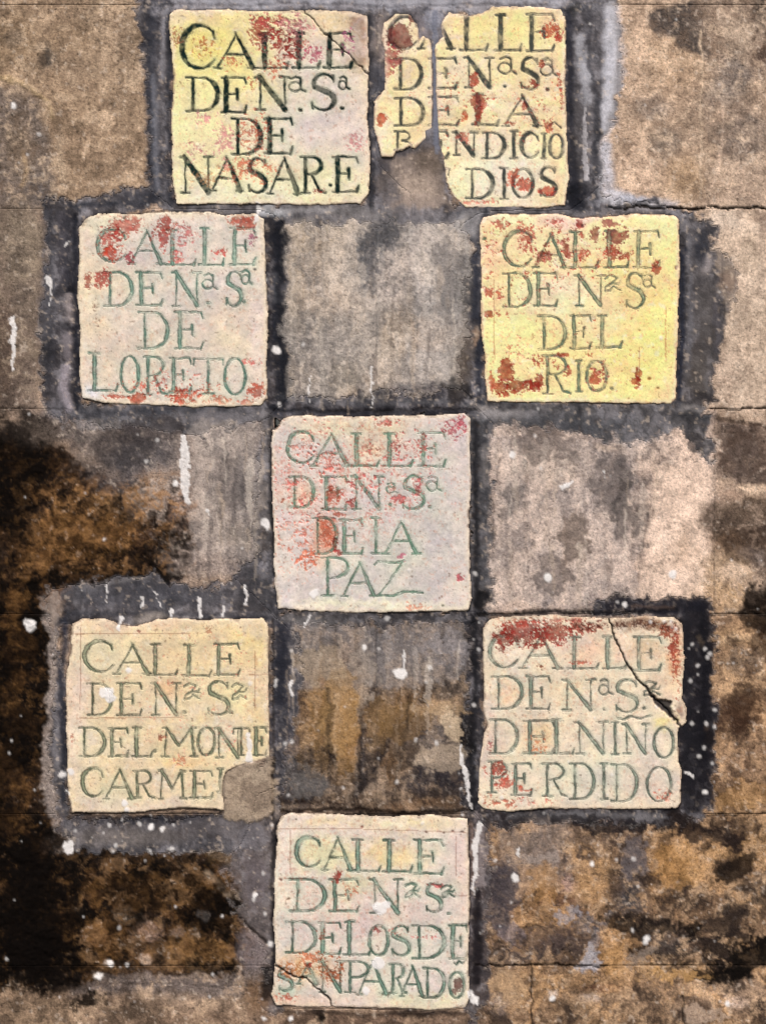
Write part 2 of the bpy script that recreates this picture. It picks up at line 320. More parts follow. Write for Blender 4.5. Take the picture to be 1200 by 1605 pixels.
T(name='bendicio', tint=(1.04,.965,1.02), grow=2.2, bold=1.1, outline=False, o=(560,0,k1), frag=[[(128,200),(140,120),(190,72),(270,72),(300,120),(312,215),(335,190),(362,205),(372,262),(376,650),(345,668),(345,702),(290,748),(262,738),(230,757),(192,765),(175,792),(130,792),(105,700),(88,640),(92,520),(140,460),(150,400),(140,320),(150,260)],
   [(428,130),(465,70),(560,85),(640,75),(690,42),(850,42),(1030,52),(1052,110),(1048,400),(1055,700),(1066,900),(1045,1040),(900,1052),(830,1045),(700,1052),(550,1050),(490,990),(460,920),(440,800),(415,740),(408,600),(405,400),(400,230),(440,190)]],
  base=(243,228,160), wmin=.5, ink=(34,50,50), inka=.9, halo=(196,212,160), lab='pale yellow wall tile in two pieces lettered DIOS, its lower left corner lost',
  text=[('C',160,85,300,250),('A',315,80,495,250),('L',515,75,665,255),('L',690,80,835,255),('E',850,75,1005,260),('D',190,300,330,455),('E',355,300,510,450),('N',545,295,690,445),('a',715,290,805,375),('.',735,425,761,451),
   ('S',825,295,920,455),('a',930,300,1010,385),('.',955,448,975,468),('D',190,500,340,640),('E',355,495,520,635),('L',575,480,720,635),('A',745,485,930,640),('B',185,670,280,765),('E',345,670,465,805),('N',485,675,605,790),
   ('D',635,675,750,805),('I',775,670,810,805),('C',830,675,920,800),('I',935,680,960,805),('O',975,680,1045,805),('^',965,620,1035,650),('b',435,855,490,900),('D',555,860,690,1010),('I',725,855,765,1010),('O',790,860,890,1005),('S',925,850,1010,1000)],
  pat=[(700,150,300,120,(240,222,140),.7),(700,380,300,120,(242,228,156),.6),(750,900,250,150,(243,240,204),.85),(1020,600,30,500,(238,206,160),.6),(990,100,70,70,(240,206,170),.7),(240,120,50,35,(238,226,170),.9),(250,360,60,80,(236,220,150),.5),(520,700,120,60,(240,236,200),.6),(140,700,50,100,(240,232,180),.6)],
  chips=[(222,185,62,62,(128,26,28),1.6),(175,300,50,60,(176,90,84),.6),(150,350,40,60,(190,110,90),.4),(290,80,30,30,(150,60,60),.6),(1000,150,60,55,(196,66,40),.45),(1030,200,30,40,(190,40,36),.6),(595,410,22,38,(196,38,28),1.2),
   (610,510,45,38,(184,40,32),1.1),(620,575,18,50,(190,44,30),1.2),(545,580,18,40,(206,70,30),.5),(935,330,22,22,(190,60,40),.9),(885,430,16,16,(170,40,30),.9),(120,605,30,25,(196,66,30),.9),(975,650,30,28,(200,90,66),.6),(845,535,16,20,(170,70,50),.8),
   (540,690,30,25,(216,130,100),.7),(790,900,30,50,(226,130,90),.7),(840,945,50,30,(214,90,60),.9),(970,970,40,25,(204,80,60),.7),(1030,420,14,60,(210,90,60),.4),(1035,520,14,60,(200,90,60),.3),(780,630,40,12,(226,130,90),.5),(530,530,200,200,ORG,-.45),(880,560,160,160,ORG,-.42),(600,1030,90,14,(230,150,120),.4)],
  maroon=True)
T(name='loreto', tint=(.96,.97,.95), bold=0.92, outline=True, o=(90,310,k1), out=[(112,150),(150,105),(215,78),(400,85),(560,72),(800,75),(850,90),(1000,78),(1052,110),(1058,300),(1068,600),(1064,900),(1068,1020),(1030,1058),(700,1064),(400,1052),(240,1045),(130,1015),(112,900),(118,700),(105,500),(112,300)],
  base=(224,208,194), ink=(66,104,90), inka=.9, halo=(176,204,186), lab='pinkish grey wall tile lettered LORETO, with orange red chips along its bottom edge',
  text=[('C',200,160,350,325),('A',370,165,545,335),('L',545,165,705,340),('L',715,155,850,340),('E',870,155,1010,340),('D',240,380,385,550),('E',395,380,540,545),('N',585,380,730,550),('a',740,385,815,465),('.',755,522,781,548),('S',855,375,940,550),('a',935,370,990,440),('.',937,517,963,543),
   ('D',415,580,565,765),('E',590,580,745,765),('L',150,790,310,980),('O',325,805,415,990),('R',435,810,560,1000),('E',565,815,685,990),('T',695,815,840,995),('O',850,815,955,1000)],
  pat=[(200,500,120,300,(236,218,186),.7),(200,120,100,50,(240,232,200),.8),(550,250,300,100,(220,206,206),.6),(500,680,300,150,(222,206,190),.5),(150,1000,70,40,(238,238,244),.8),(700,1030,300,30,(240,224,196),.8),(800,420,200,80,(226,214,214),.5),(880,700,100,70,(228,214,180),.4),(650,120,140,40,(238,222,216),.7),(1020,700,40,200,(230,214,210),.7)],
  chips=[(350,140,90,50,(204,110,88),.6),(550,135,50,40,(206,84,60),.7),(540,200,25,60,(204,76,60),.6),(260,220,50,80,(206,90,74),.25),(270,280,60,40,(210,80,50),.5),(300,190,40,60,RED2,.1),(480,170,40,40,RED2,.1),(650,200,70,70,(206,120,110),.05),(945,115,65,38,(210,84,50),.8),(820,280,50,30,(220,80,70),.3),
   (160,430,24,40,(196,76,60),.5),(235,415,38,45,(206,76,66),.4),(365,300,25,30,(190,70,80),.5),(405,1018,38,28,(206,84,40),1.1),(300,1005,60,10,(210,90,60),.5),(660,1020,80,35,(216,110,72),.5),(640,1000,150,50,(214,96,64),.1),(800,1030,80,25,(222,130,90),.3),(1020,985,45,45,(204,84,50),.5),(960,1040,40,25,(210,110,80),.3),(580,960,250,60,(212,104,80),-.15),
   (980,830,50,20,(220,110,100),.1),(990,210,20,60,(190,100,130),.2),(195,600,20,80,(150,120,90),-.1),(600,300,40,40,(220,110,100),0),(520,930,50,60,(214,130,110),.0)],
  dots=[(343,100,9,(80,70,60)),(190,285,5,(90,80,60)),(1010,370,7,(50,56,60))])
T(name='rio', lum=1.0, tint=(1.06,.94,.99), bleach=.05, grey=.15, bold=0.95, outline=True, o=(720,310,k1), out=[(98,150),(118,100),(200,82),(500,85),(620,105),(760,100),(860,82),(1085,88),(1112,110),(1118,400),(1105,700),(1098,1020),(1070,1048),(800,1046),(500,1040),(300,1042),(140,1035),(128,900),(130,800),(105,680),(110,400)],
  base=(244,228,160), ink=(44,80,68), inka=.9, halo=(186,208,160), lab='bright yellow wall tile lettered DEL RIO, heavily chipped to red at its lower left',
  text=[('C',220,170,370,350),('A',380,185,550,355),('L',545,175,705,355),('L',725,170,860,355),('E',875,170,1020,355),('D',220,385,365,555),('E',370,385,500,550),('N',585,395,735,550),('2',730,395,815,475),('S',840,385,935,560),('a',930,390,990,455),
   ('D',400,605,540,770),('E',555,600,670,765),('L',690,600,825,760),('R',415,805,565,995),('I',590,830,620,985),('O',645,830,745,985),('.',755,955,785,985)],
  pat=[(850,700,350,400,(244,222,140),.8),(980,150,120,80,(247,238,170),.7),(300,220,200,120,(228,210,170),.7),(600,200,200,100,(232,214,176),.6),(340,550,180,60,(226,224,160),.6),(150,300,50,200,(232,206,160),.7),(600,600,200,120,(240,230,176),.5),(250,110,200,30,(240,236,190),.7),(550,120,120,30,(226,206,190),.8),(700,115,100,20,(220,196,186),.8),(480,470,180,80,(240,236,210),.5),(560,1020,300,30,(244,232,160),.6)],
  chips=[(240,880,40,60,(164,40,24),1.2),(220,960,40,35,(168,42,24),.8),(300,955,70,30,(164,42,28),1.1),(360,945,50,25,(166,44,30),.8),(395,920,25,30,(168,46,30),1.0),(250,995,80,15,(170,50,30),.5),(160,935,14,45,(186,70,40),.8),
   (210,140,45,25,(196,106,84),.7),(340,190,50,50,(190,80,60),.5),(340,250,50,50,(196,76,56),.3),(150,230,50,130,(196,90,60),-.05),(425,300,35,25,(160,44,30),1.1),(440,245,20,20,(176,60,40),.6),(545,250,18,45,(170,56,40),.9),(500,180,50,60,(186,70,56),.05),(640,290,40,30,(190,80,50),.3),(690,185,30,35,(150,80,60),.7),
   (800,195,55,40,(146,56,54),1.0),(610,130,30,28,(160,44,40),.6),(790,280,40,40,(184,60,40),.5),(840,300,40,30,(180,60,40),.4),(620,195,30,20,(186,80,60),.4),(1005,360,24,28,(176,44,28),1.0),(145,385,30,25,(190,90,60),.4),(145,480,24,20,(190,80,60),.5),(200,480,24,24,(200,90,60),.3),(140,583,25,22,(170,60,36),1.0),(185,580,12,20,(190,90,60),.6),(230,595,14,20,(190,80,60),.4),
   (530,800,26,16,(176,40,30),1.1),(685,920,35,45,(186,60,44),.9),(720,880,40,60,(190,80,60),0),(545,880,18,40,(184,60,50),.4),(490,840,30,40,(186,90,70),.1),(910,905,14,40,(164,50,28),1.0),(895,925,22,20,(166,50,28),.8),(905,965,16,14,(166,50,28),.6),(400,830,40,40,(186,70,50),.1),(660,805,14,14,(180,60,40),.5),
   (250,770,130,80,(196,110,70),-.35),(450,600,500,450,(170,96,50),-.62),(300,300,250,180,(186,86,60),-.28),(500,120,40,14,(190,90,70),.5),(780,135,60,12,(170,100,90),.6),(640,340,200,100,(196,90,60),-.35)],
  dots=[(1098,350,10,(70,56,40)),(960,915,10,(120,84,30)),(1005,968,9,(130,96,40)),(620,140,8,(70,40,40)),(125,212,10,(70,120,90)),(820,885,5,(120,80,40)),(905,680,5,(110,80,50)),(855,1020,6,(100,90,30)),(265,445,7,(130,60,30))],
  rules=[[(172,420),(176,820)],[(1045,560),(1045,820)],[(910,760),(912,900)]])
T(name='paz', scuff=.3, lum=.97, tint=(.98,.975,.98), bold=0.85, outline=True, o=(400,630,k1), out=[(85,140),(112,135),(135,85),(200,68),(500,75),(800,68),(960,65),(1060,58),(1092,85),(1092,240),(1100,400),(1085,560),(1090,800),(1098,1000),(1085,1060),(800,1068),(500,1072),(250,1062),(115,1048),(100,900),(92,600),(85,400)],
  base=(212,202,196), ink=(66,106,82), inka=.85, halo=(170,200,176), lab='pale grey wall tile lettered PAZ in faint green, middle of the wall',
  text=[('C',160,150,300,310),('A',290,160,485,325),('L',475,160,630,325),('L',640,160,800,325),('E',820,155,970,325),('D',175,380,300,535),('E',330,380,470,545),('N',490,380,650,545),('a',665,410,720,460),('S',745,375,860,545),('a',870,375,945,450),('.',672,510,698,536),('.',872,520,898,546),
   ('D',295,590,415,770),('E',425,600,550,770),('I',590,590,635,770),('A',655,605,835,770),('P',330,790,480,985),('A',445,815,620,985),('Z',600,810,850,985)],
  pat=[(300,120,200,60,(230,216,186),.7),(600,110,180,50,(226,212,160),.6),(600,220,140,80,(222,202,170),.6),(900,650,200,300,(196,192,188),.8),(600,900,250,120,(208,204,194),.6),(600,1035,480,28,(236,232,200),.8),(150,900,60,150,(218,212,210),.6),(300,450,220,150,(226,200,190),.6),(1020,150,70,80,(222,202,200),.6),(900,380,120,60,(214,208,200),.6),(130,500,50,300,(216,198,190),.6),(360,680,60,110,(226,150,110),.7),(230,450,60,70,(230,190,170),.7)],
  chips=[(400,470,50,60,(204,86,50),.5),(370,650,50,90,(214,120,80),.4),(330,150,100,60,(220,110,100),-.1),(240,230,80,80,(220,120,100),-.05),(370,300,90,70,(206,100,80),-.05),(600,250,50,40,(170,70,50),.1),(710,220,30,30,(180,70,60),.3),(660,100,60,30,(186,90,70),.0),(1000,140,60,60,(190,80,90),.1),(720,490,40,30,(196,80,76),.4),(830,430,30,60,(200,90,90),.1),(495,510,20,30,(170,40,30),.7),(540,400,100,60,(216,100,90),-.1),
   (430,575,40,14,(200,110,80),.6),(220,720,120,150,(220,130,96),-.15),(280,800,60,60,(220,130,90),.05),(1045,885,20,18,(200,70,86),.9),(740,800,30,30,(206,130,140),0),(1020,600,14,14,(210,110,100),.3),(140,490,14,20,(186,100,60),.6),(405,720,16,35,(150,50,36),.9),(420,760,24,20,(186,80,70),.3),(800,230,120,90,(190,100,90),-.2),(500,350,400,280,(206,110,100),-.33),(200,400,200,250,(214,130,110),-.28),(820,1040,60,25,(230,150,110),.1),(1060,90,30,60,(200,90,100),.1)],
  dots=[(952,1040,7,(70,80,50))])
T(name='carmel', bleach=.32, bold=0.9, outline=True, o=(70,940,k1), out=[(135,170),(140,120),(190,95),(300,95),(360,110),(380,130),(470,135),(560,105),(650,92),(800,100),(1000,95),(1110,95),(1138,130),(1140,400),(1145,800),(1080,822),(1000,840),(930,870),(905,920),(912,1072),(850,1065),(700,1055),(560,1070),(420,1082),(140,1080),(122,1000),(115,850),(110,600),(112,380),(135,260)],
  base=(232,214,178), ink=(64,76,52), inka=.9, halo=(196,208,160), lab='cream wall tile lettered DEL MONTE CARMEL, its bottom right corner missing under cement',
  text=[('C',200,210,350,365),('A',360,225,540,375),('L',525,225,680,380),('L',695,230,850,385),('E',855,225,995,380),('D',220,425,345,585),('E',360,425,500,585),('N',545,425,690,585),('2',700,425,790,505),('.',700,557,725,583),('S',825,415,940,585),('2',945,425,1025,505),('.',932,559,958,585),
   ('D',180,650,310,795),('E',320,655,430,795),('L',440,650,550,795),('.',548,755,574,781),('M',605,650,770,795),('O',780,650,865,790),('N',870,655,1000,800),('T',960,650,1040,790),('E',1060,650,1130,790),('C',190,855,300,1000),('A',310,860,460,1010),('R',450,870,560,1005),('M',585,870,715,1010),('E',735,870,860,1005),('I',880,860,910,975)],
  pat=[(1040,200,90,120,(240,218,150),.7),(750,280,250,120,(236,216,160),.6),(170,500,50,400,(234,218,204),.7),(300,280,160,90,(226,222,180),.5),(500,500,300,90,(230,210,176),.5),(800,700,300,100,(232,212,160),.5),(500,900,300,80,(228,208,174),.6),(700,820,100,40,(238,200,140),.5),(500,120,200,30,(230,204,180),.7),(1090,600,50,150,(234,212,150),.6),(500,1030,350,30,(224,210,190),.7),(640,460,60,50,(230,170,140),.5),(950,480,90,60,(232,224,150),.5),(370,980,80,60,(206,206,170),.5)],
  chips=[(160,710,20,20,(190,120,90),.4),(595,700,18,18,(190,110,80),.3),(640,430,30,30,(220,140,110),0),(480,155,12,12,(170,110,90),.5),(840,150,20,30,(200,140,100),.1),(690,810,50,25,(220,150,110),.0),(900,460,400,300,(214,150,120),-.5)],
  dots=[(100,1000,4,(60,60,50))], rules=[[(140,172),(600,172),(840,168)],[(185,140),(185,260),(182,560)],[(1070,260),(1070,560)],[(1040,380),(1135,380)],[(180,600),(700,598)]])
T(name='nino', scuff=.12, bleach=.32, bold=0.9, outline=True, o=(730,940,k2), out=[(82,140),(110,98),(170,80),(400,72),(560,82),(685,88),(860,80),(1000,82),(1042,115),(1050,300),(1040,480),(1062,520),(1055,600),(1022,620),(1018,740),(1038,850),(1032,985),(1010,1006),(700,1012),(400,1006),(200,1022),(90,1012),(58,985),(62,800),(85,640),(105,600),(85,540),(85,300)],
  base=(236,222,196), ink=(62,78,68), inka=.85, halo=(178,204,180), lab='cream wall tile lettered PERDIDO, split by a diagonal crack, red along its top',
  cuts=[[(672,60),(700,130),(760,290),(830,395),(880,455),(950,515),(1010,575),(1040,620),(1150,620),(1150,0)]], crack=[[(684,85),(705,150),(735,230),(770,300),(830,390),(865,425),(900,465),(950,510),(995,560),(1028,612)]], crackw=2.6, hole=[(880,455),(930,478),(990,495),(985,520),(1010,575),(960,545),(915,505)],
  text=[('C',110,170,250,325),('A',265,170,460,330),('L',480,180,640,330),('L',650,180,775,330),('E',800,180,945,340),('D',125,370,275,525),('E',285,370,410,525),('N',465,385,620,530),('a',640,385,705,455),('.',652,515,676,539),('S',715,385,830,540),('2',845,395,935,460),('.',845,510,867,532),('~',725,550,885,580),
   ('D',115,580,250,740),('E',270,585,430,740),('L',405,580,520,740),('N',525,590,680,740),('I',700,590,735,745),('N',755,600,880,740),('O',905,615,1000,760),('P',100,780,200,930),('E',215,790,320,940),('R',365,790,490,945),('D',500,790,620,960),('I',645,790,680,960),('D',700,795,825,970),('O',870,805,985,970)],
  pat=[(860,110,160,35,(130,86,54),.9),(1010,200,35,150,(196,120,80),.8),(860,250,90,60,(226,186,140),.6),(720,280,60,70,(214,194,180),.7),(570,240,120,80,(236,198,170),.6),(400,430,250,100,(230,216,180),.5),(960,590,50,40,(238,226,130),.8),(800,700,150,80,(226,216,200),.6),(120,700,60,200,(228,204,190),.6),(500,990,450,25,(240,226,200),.8),(870,880,150,100,(224,208,196),.6),(930,400,80,80,(226,196,170),.6),(580,860,200,100,(224,222,200),.6),(350,670,80,70,(240,206,150),.6),(1040,540,26,50,(170,150,136),1.0),(210,460,60,70,(240,206,170),.6)],
  chips=[(180,190,60,50,(166,46,34),.6),(280,150,120,60,(164,46,36),.75),(420,150,120,50,(168,50,40),.6),(550,125,80,35,(180,60,44),.5),(250,110,140,25,(196,90,70),.3),(175,240,20,30,(170,50,40),.7),(620,125,60,24,(190,84,60),.5),(330,215,100,25,(170,50,40),.2),(460,200,40,30,(186,70,60),.2),(1000,230,35,60,(176,64,44),.4),(1020,340,20,120,(190,100,70),.2),(960,140,60,40,(176,84,50),.4),(150,820,35,35,(180,60,36),.9),(150,830,60,60,(200,100,80),.0),(190,890,40,24,(206,90,66),.5),(150,905,20,30,(206,100,80),.3),
   (290,915,35,10,(214,100,70),.8),(200,980,60,20,(206,110,80),.3),(290,980,60,16,(214,130,110),.2),(410,975,60,16,(220,130,110),.0),(130,960,50,50,(200,130,100),-.05),(550,305,50,14,(220,120,90),.5),(350,700,60,50,(220,150,100),0),(940,940,50,40,(226,140,110),0),(360,320,14,14,(160,80,40),.8),(110,700,20,50,(190,120,110),.1),(750,120,300,30,(90,60,40),.0),(480,90,200,14,(196,120,100),.2)])
T(name='amparado', scuff=.16, tint=(1.0,.98,.975), bold=1.0, outline=True, o=(400,1255,k1), out=[(112,120),(130,80),(170,62),(400,68),(700,78),(900,72),(1000,82),(1082,95),(1085,300),(1090,600),(1080,780),(1085,1000),(1070,1045),(900,1065),(700,1055),(500,1048),(300,1050),(100,1040),(82,980),(95,900),(100,800),(92,600),(100,400),(108,200)],
  base=(222,210,198), ink=(42,76,60), inka=.9, halo=(170,206,184), lab='pinkish cream wall tile lettered PARADO, lowest of all, its lower left corner cracked',
  cuts=[[(60,800),(120,845),(200,890),(260,905),(320,960),(380,1010),(400,1080),(60,1100)]], crack=[[(105,835),(140,860),(200,890),(260,905),(300,945),(350,985),(385,1015),(395,1050)]], crackw=2.0,
  text=[('C',205,185,330,335),('A',345,185,500,350),('L',480,195,640,355),('L',640,200,800,360),('E',800,200,960,370),('D',180,400,360,560),('E',370,400,530,560),('N',585,400,745,570),('2',755,420,835,490),('S',865,420,950,565),('2',940,430,1010,490),('.',968,560,992,584),
   ('D',160,615,310,770),('E',315,620,440,775),('L',440,615,590,780),('O',580,635,675,785),('S',690,635,785,785),('D',800,635,965,800),('E',980,635,1080,800),('S',115,850,190,965),('A',215,830,320,930),('N',325,815,450,970),('P',450,815,580,970),('A',520,815,680,980),('R',680,830,770,975),('A',740,840,860,990),('D',855,850,960,1000),('O',985,870,1060,1000),('~',1005,800,1070,835)],
  pat=[(600,105,440,35,(238,222,170),.8),(640,270,200,90,(236,212,130),.7),(340,260,140,80,(228,228,150),.6),(140,300,40,220,(234,222,210),.7),(120,550,40,250,(214,218,200),.6),(600,600,350,80,(222,198,194),.6),(250,840,180,70,(216,170,110),.75),(500,430,120,60,(226,220,150),.5),(870,700,200,120,(212,210,196),.5),(900,1010,180,40,(232,228,170),.7),(300,1010,150,40,(226,200,180),.6),(150,990,60,60,(220,180,160),.6),(1050,400,35,250,(232,212,200),.7),(560,940,80,50,(220,196,190),.6),(700,950,80,50,(200,206,180),.5),(180,950,80,40,(160,190,170),.5)],
  chips=[(300,800,90,30,(206,120,70),.2),(340,850,80,50,(200,120,60),.0),(410,385,16,28,(180,30,24),1.1),(280,835,20,30,(190,40,20),.4),(350,680,25,35,(190,110,80),.2),(500,450,60,40,(220,150,110),-.1),(1025,935,22,40,(110,60,50),1.0),(400,870,60,60,(176,96,50),.1),(160,1000,60,30,(210,120,90),0),(860,690,60,20,(214,130,120),0),(620,660,18,18,(190,90,80),.3),(200,870,120,40,(190,130,70),.0),(730,660,40,30,(220,130,110),-.05),(900,425,50,12,(206,90,90),.4)],
  dots=[(135,400,7,(110,60,50)),(167,497,8,(110,80,40)),(205,95,5,(90,70,50)),(870,160,7,(110,80,60)),(955,160,6,(90,60,50)),(1005,150,7,(110,70,60)),(1050,155,7,(90,60,50)),(535,135,8,(130,60,40)),(620,740,5,(90,70,50))],
  rules=[[(120,143),(400,140),(620,146),(1080,160)],[(180,150),(178,370)],[(1018,180),(1018,380)],[(1018,480),(1080,480)],[(150,395),(320,392)]])

def build_tile(spec):
    ox, oy, k = spec['o']; Z = lambda x, y: (ox+x*k, oy+y*k)
    outs = spec.get('frag') or [spec['out']]
    outs = [[Z(*p) for p in P] for P in outs]
    allp = [p for P in outs for p in P]
    x0, x1 = min(p[0] for p in allp)-8, max(p[0] for p in allp)+8; y0, y1 = min(p[1] for p in allp)-8, max(p[1] for p in allp)+8
    G = Grid(x0, y0, x1, y1, 1.3)
    X, Y = G.X, G.Y; ws = 1.3
    WX, WY = X+ws*G.nS[0], Y+ws*G.nS[1]
    WX = WX+.6*G.nF[0]; WY = WY+.6*G.nF[1]
    sds = [poly_sdf(WX, WY, P)-spec.get('grow', 0) for P in outs]
    G.col[:] = lin(spec['base'])
    for (x, y, rx, ry, c, a) in spec['pat']:
        G.blob(*Z(x, y), rx*k, ry*k, c, a, soft=min(rx, ry)*k*.75, wl=9, ws=7)
    gy = (sst(-.15, .75, fbm(X+8*G.nS[0], Y+8*G.nS[1], 62, 5, 17, .7))*spec.get('grey', .45))[..., None]; G.col[:] = G.col*(1-gy)+lin((216,210,206))*gy
    # cloudy staining of the glaze, its own colour and not shade
    n1 = fbm(X, Y, 34, 4, 11, .65); n2 = fbm(X, Y, 11, 3, 13, .7)
    G.col *= (1+0.14*n1+0.10*n2)[..., None]
    G.col[..., 2] *= (1-0.10*np.clip(n1, -1, 1)); G.col[..., 0] *= 1+0.03*n2
    pk = (sst(.55, .9, fbm(X, Y, 5, 2, 21, .8))*.35)[..., None]; G.col[:] = G.col*(1-pk)+lin((196,140,112))*pk
    wt = (sst(.45, .9, fbm(X, Y, 13, 3, 23, .8))*.30)[..., None]; G.col[:] = G.col*(1-wt)+lin((246,242,232))*wt
    d_out = np.minimum.reduce(sds)
    # letters
    lid = np.zeros(X.shape, np.int32); dl = np.full(X.shape, 30.0, np.float32)
    LX, LY = X+0.9*G.nS[1]+.5*G.g, Y+0.9*G.nS[0]+.5*G.g
    for i, (ch, a, b, c, d) in enumerate(spec['text']):
        (ax, ay), (bx, by) = Z(a, b), Z(c, d)
        q = G.sl(ax-16, ay-16, bx+16, by+16)
        dd = np.full(X[q].shape, 30.0, np.float32)
        for P, r in glyph(ch):
            dd = np.minimum(dd, line_sdf(LX[q], LY[q], [(ax+(bx-ax)*u, ay+(by-ay)*v) for u, v in P], [max(.95, w*(1.65 if by-ay > 30 else 1.15)*spec.get('bold', 1.0)*1.12) for w in r]))
        dd = dd-.55*G.nS[0][q]-.45*G.nF[0][q]
        m = (dd < dl[q]); lid[q] = np.where(m & (dd < 0.7), i+1, lid[q]); dl[q] = np.minimum(dl[q], dd)
    halo = np.exp(-np.maximum(dl, 0)/5.5)*(.32+.22*n1)
    halo = np.clip(halo, 0, .6)[..., None]; G.col[:] = G.col*(1-halo)+lin(spec['halo'])*halo
    wear = np.clip(0.88+0.6*G.g2+.5*n2, spec.get('wmin', .3), 1.0)
    ink = (1-sst(-1.0, 1.3, dl))*spec['inka']*wear
    inkc = lin(spec['ink'])[None, None, :]*(1+.45*n1+.40*n2).clip(.25, 1.8)[..., None]
    if spec.get('outline'):
        core = (sst(1.2, 2.3, -dl)*.45)[..., None]; inkc = inkc*(1-core)+lin(spec['halo'])*core
    G.col[:] = G.col*(1-ink[..., None])+inkc*ink[..., None]
    for P in spec.get('rules', []):
        G.line([Z(*p) for p in P], .6, (150,96,70), .6, soft=1.0, ws=.5, dens=.9)
    # chips down to the red body
    if spec.get('scuff'):
        cx_, cy_ = (x0+x1)/2-40, (y0+y1)/2-50
        fall = 1-sst(.45, 1.15, np.hypot((X-cx_)/150, (Y-cy_)/130)+.25*n1)
        mk = (sst(.15, .75, fbm(X, Y, 4.6, 3, 37, .85)+.35*n1)*fall*spec['scuff']*2.0).clip(0, .8)[..., None]
        G.col[:] = G.col*(1-mk)+lin((196,92,78))*mk
    for (x, y, rx, ry, c, dens) in spec['chips']:
        c = tuple(v*f for v, f in zip(c, (.86, .80, .88))); mn = min(rx, ry)*k; R_ = max(rx, ry)*k; zx, zy = Z(x, y)
        q, m = G.mask((zx-R_, zy-R_, zx+R_, zy+R_), lambda A, B: (np.sqrt(((A-zx)/(rx*k))**2+((B-zy)/(ry*k))**2)-1)*mn, max(2.0, mn*.8), 2.5, 3.5, dens-.28, 'gf')
        if m is None: continue
        e = (sst(.04, .25, m)*(1-sst(.3, .7, m))*.35)[..., None]; G.col[q] = G.col[q]*(1-e)+lin((238,226,206))*e
        mm = (sst(.22, .75, m)*(.80+.12*G.nF[1][q]))[..., None]
        cc = lin(c)*(1+.45*G.gf[q]+.35*G.g2[q]).clip(.35, 1.7)[..., None]; G.col[q] = G.col[q]*(1-mm)+cc*mm
        G.h[q] -= .45*sst(.25, .6, m); G.bump[q] = np.maximum(G.bump[q], m*1.4)
    ink2 = ink[..., None]*.55; G.col[:] = G.col*(1-ink2)+inkc*ink2
    for (x, y, r, c) in spec.get('dots', []):
        G.blob(*Z(x, y), r*k, r*k*.8, c, .9, soft=1.4, wl=0, ws=2, dh=-.8)
    # little pits and dark specks
    sp = sst(.88, 1.05, fbm(X, Y, 4.2, 2, 31, .8)); sp = (sp*.55)[..., None]; G.col[:] = G.col*(1-sp)+lin((120,92,66))*sp
    # worn rim: bare pale clay at the edge, ragged darker brown along the outline
    rim = (1-sst(0, 9, -d_out+4*G.nS[0]))[..., None]*.55; G.col[:] = G.col*(1-rim)+lin((238,224,196))*rim
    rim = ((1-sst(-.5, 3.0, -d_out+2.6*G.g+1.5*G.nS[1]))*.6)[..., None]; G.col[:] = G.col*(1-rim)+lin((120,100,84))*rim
    lum = G.col.mean(-1, keepdims=True); sat = (G.col.max(-1, keepdims=True)-G.col.min(-1, keepdims=True))
    yel = np.clip((G.col[..., 1:2]-G.col[..., 2:3]), 0, 1)*(1-np.clip((G.col[..., 0:1]-G.col[..., 1:2])*4, 0, 1)); G.col[..., 2:3] += yel*spec.get('bleach', .22)
    G.col[:] = G.col*np.array(spec.get('tint', (.96, .935, .90)), np.float32)*spec.get('lum', .94)
    G.col[:] = np.minimum(G.col*(1+.16*sst(.2, .5, lum)), .90)
    # relief
    G.h[:] += 2.0 + 1.2*fbm(X, Y, 70, 3, 41)+.30*G.nS[0]
    G.h -= .5*(1-sst(-.8, 1.2, dl))
    G.h -= (1.15+.7*G.nS[0])*(1-np.sqrt(np.clip(1-(1-np.clip(-d_out/4.5, 0, 1))**2, 0, 1)))+.35*G.g2
    G.bump[:] = .9
    for P in spec.get('crack', []):
        w = spec.get('crackw', 1.1)
        G.line([Z(*p) for p in P], w*.6, (30,26,26), .96, soft=1.2, wl=0, ws=2.2, dh=-4)
    if spec.get('hole'): G.poly([Z(*p) for p in spec['hole']], (44,42,48), .95, soft=1.5, wl=0, ws=2, dh=-4)
    splats(G, few=True)
    # split into pieces and letters
    fc = lambda A: (A[:-1, :-1]+A[1:, 1:]+A[1:, :-1]+A[:-1, 1:])*.25
    dfc = [fc(s) for s in sds]; lf = lid[:-1, :-1]
    root = bpy.data.objects.new('street_sign', None); scene.collection.objects.link(root)
    root.empty_display_size = .05
    cxm, cym = (x0+x1)/2, (y0+y1)/2
    root['label'] = spec['lab']; root['category'] = 'street sign'; root['group'] = 'lettered wall tiles set in the stone wall'
    XF, YF = fc(WX), fc(WY); pieces = []
    inside = np.zeros(lf.shape, bool)
    for s in dfc: inside |= s < 0
    if spec.get('frag'):
        pieces = [('tile_fragment', s < 0) for s in dfc]
    elif spec.get('cuts'):
        c = poly_sdf(XF, YF, [Z(*p) for p in spec['cuts'][0]]) < 0
        pieces = [('tile_body', inside & ~c), ('broken_corner', inside & c)]
    else: pieces = [('tile_body', inside)]
    done = np.zeros(lf.shape, bool)
    for nm, m in pieces:
        m = m & ~done; done |= m
        grid_mesh(nm, G, m & (lf == 0), M_tile, root, ('abs', -14))
    for i in range(len(spec['text'])):
        m = inside & (lf == i+1)
        if m.sum() > 6: grid_mesh('letter' if spec['text'][i][0] not in '.^~' else 'painted_mark', G, m, M_ink, root, ('rel', 1.5))
    return outs

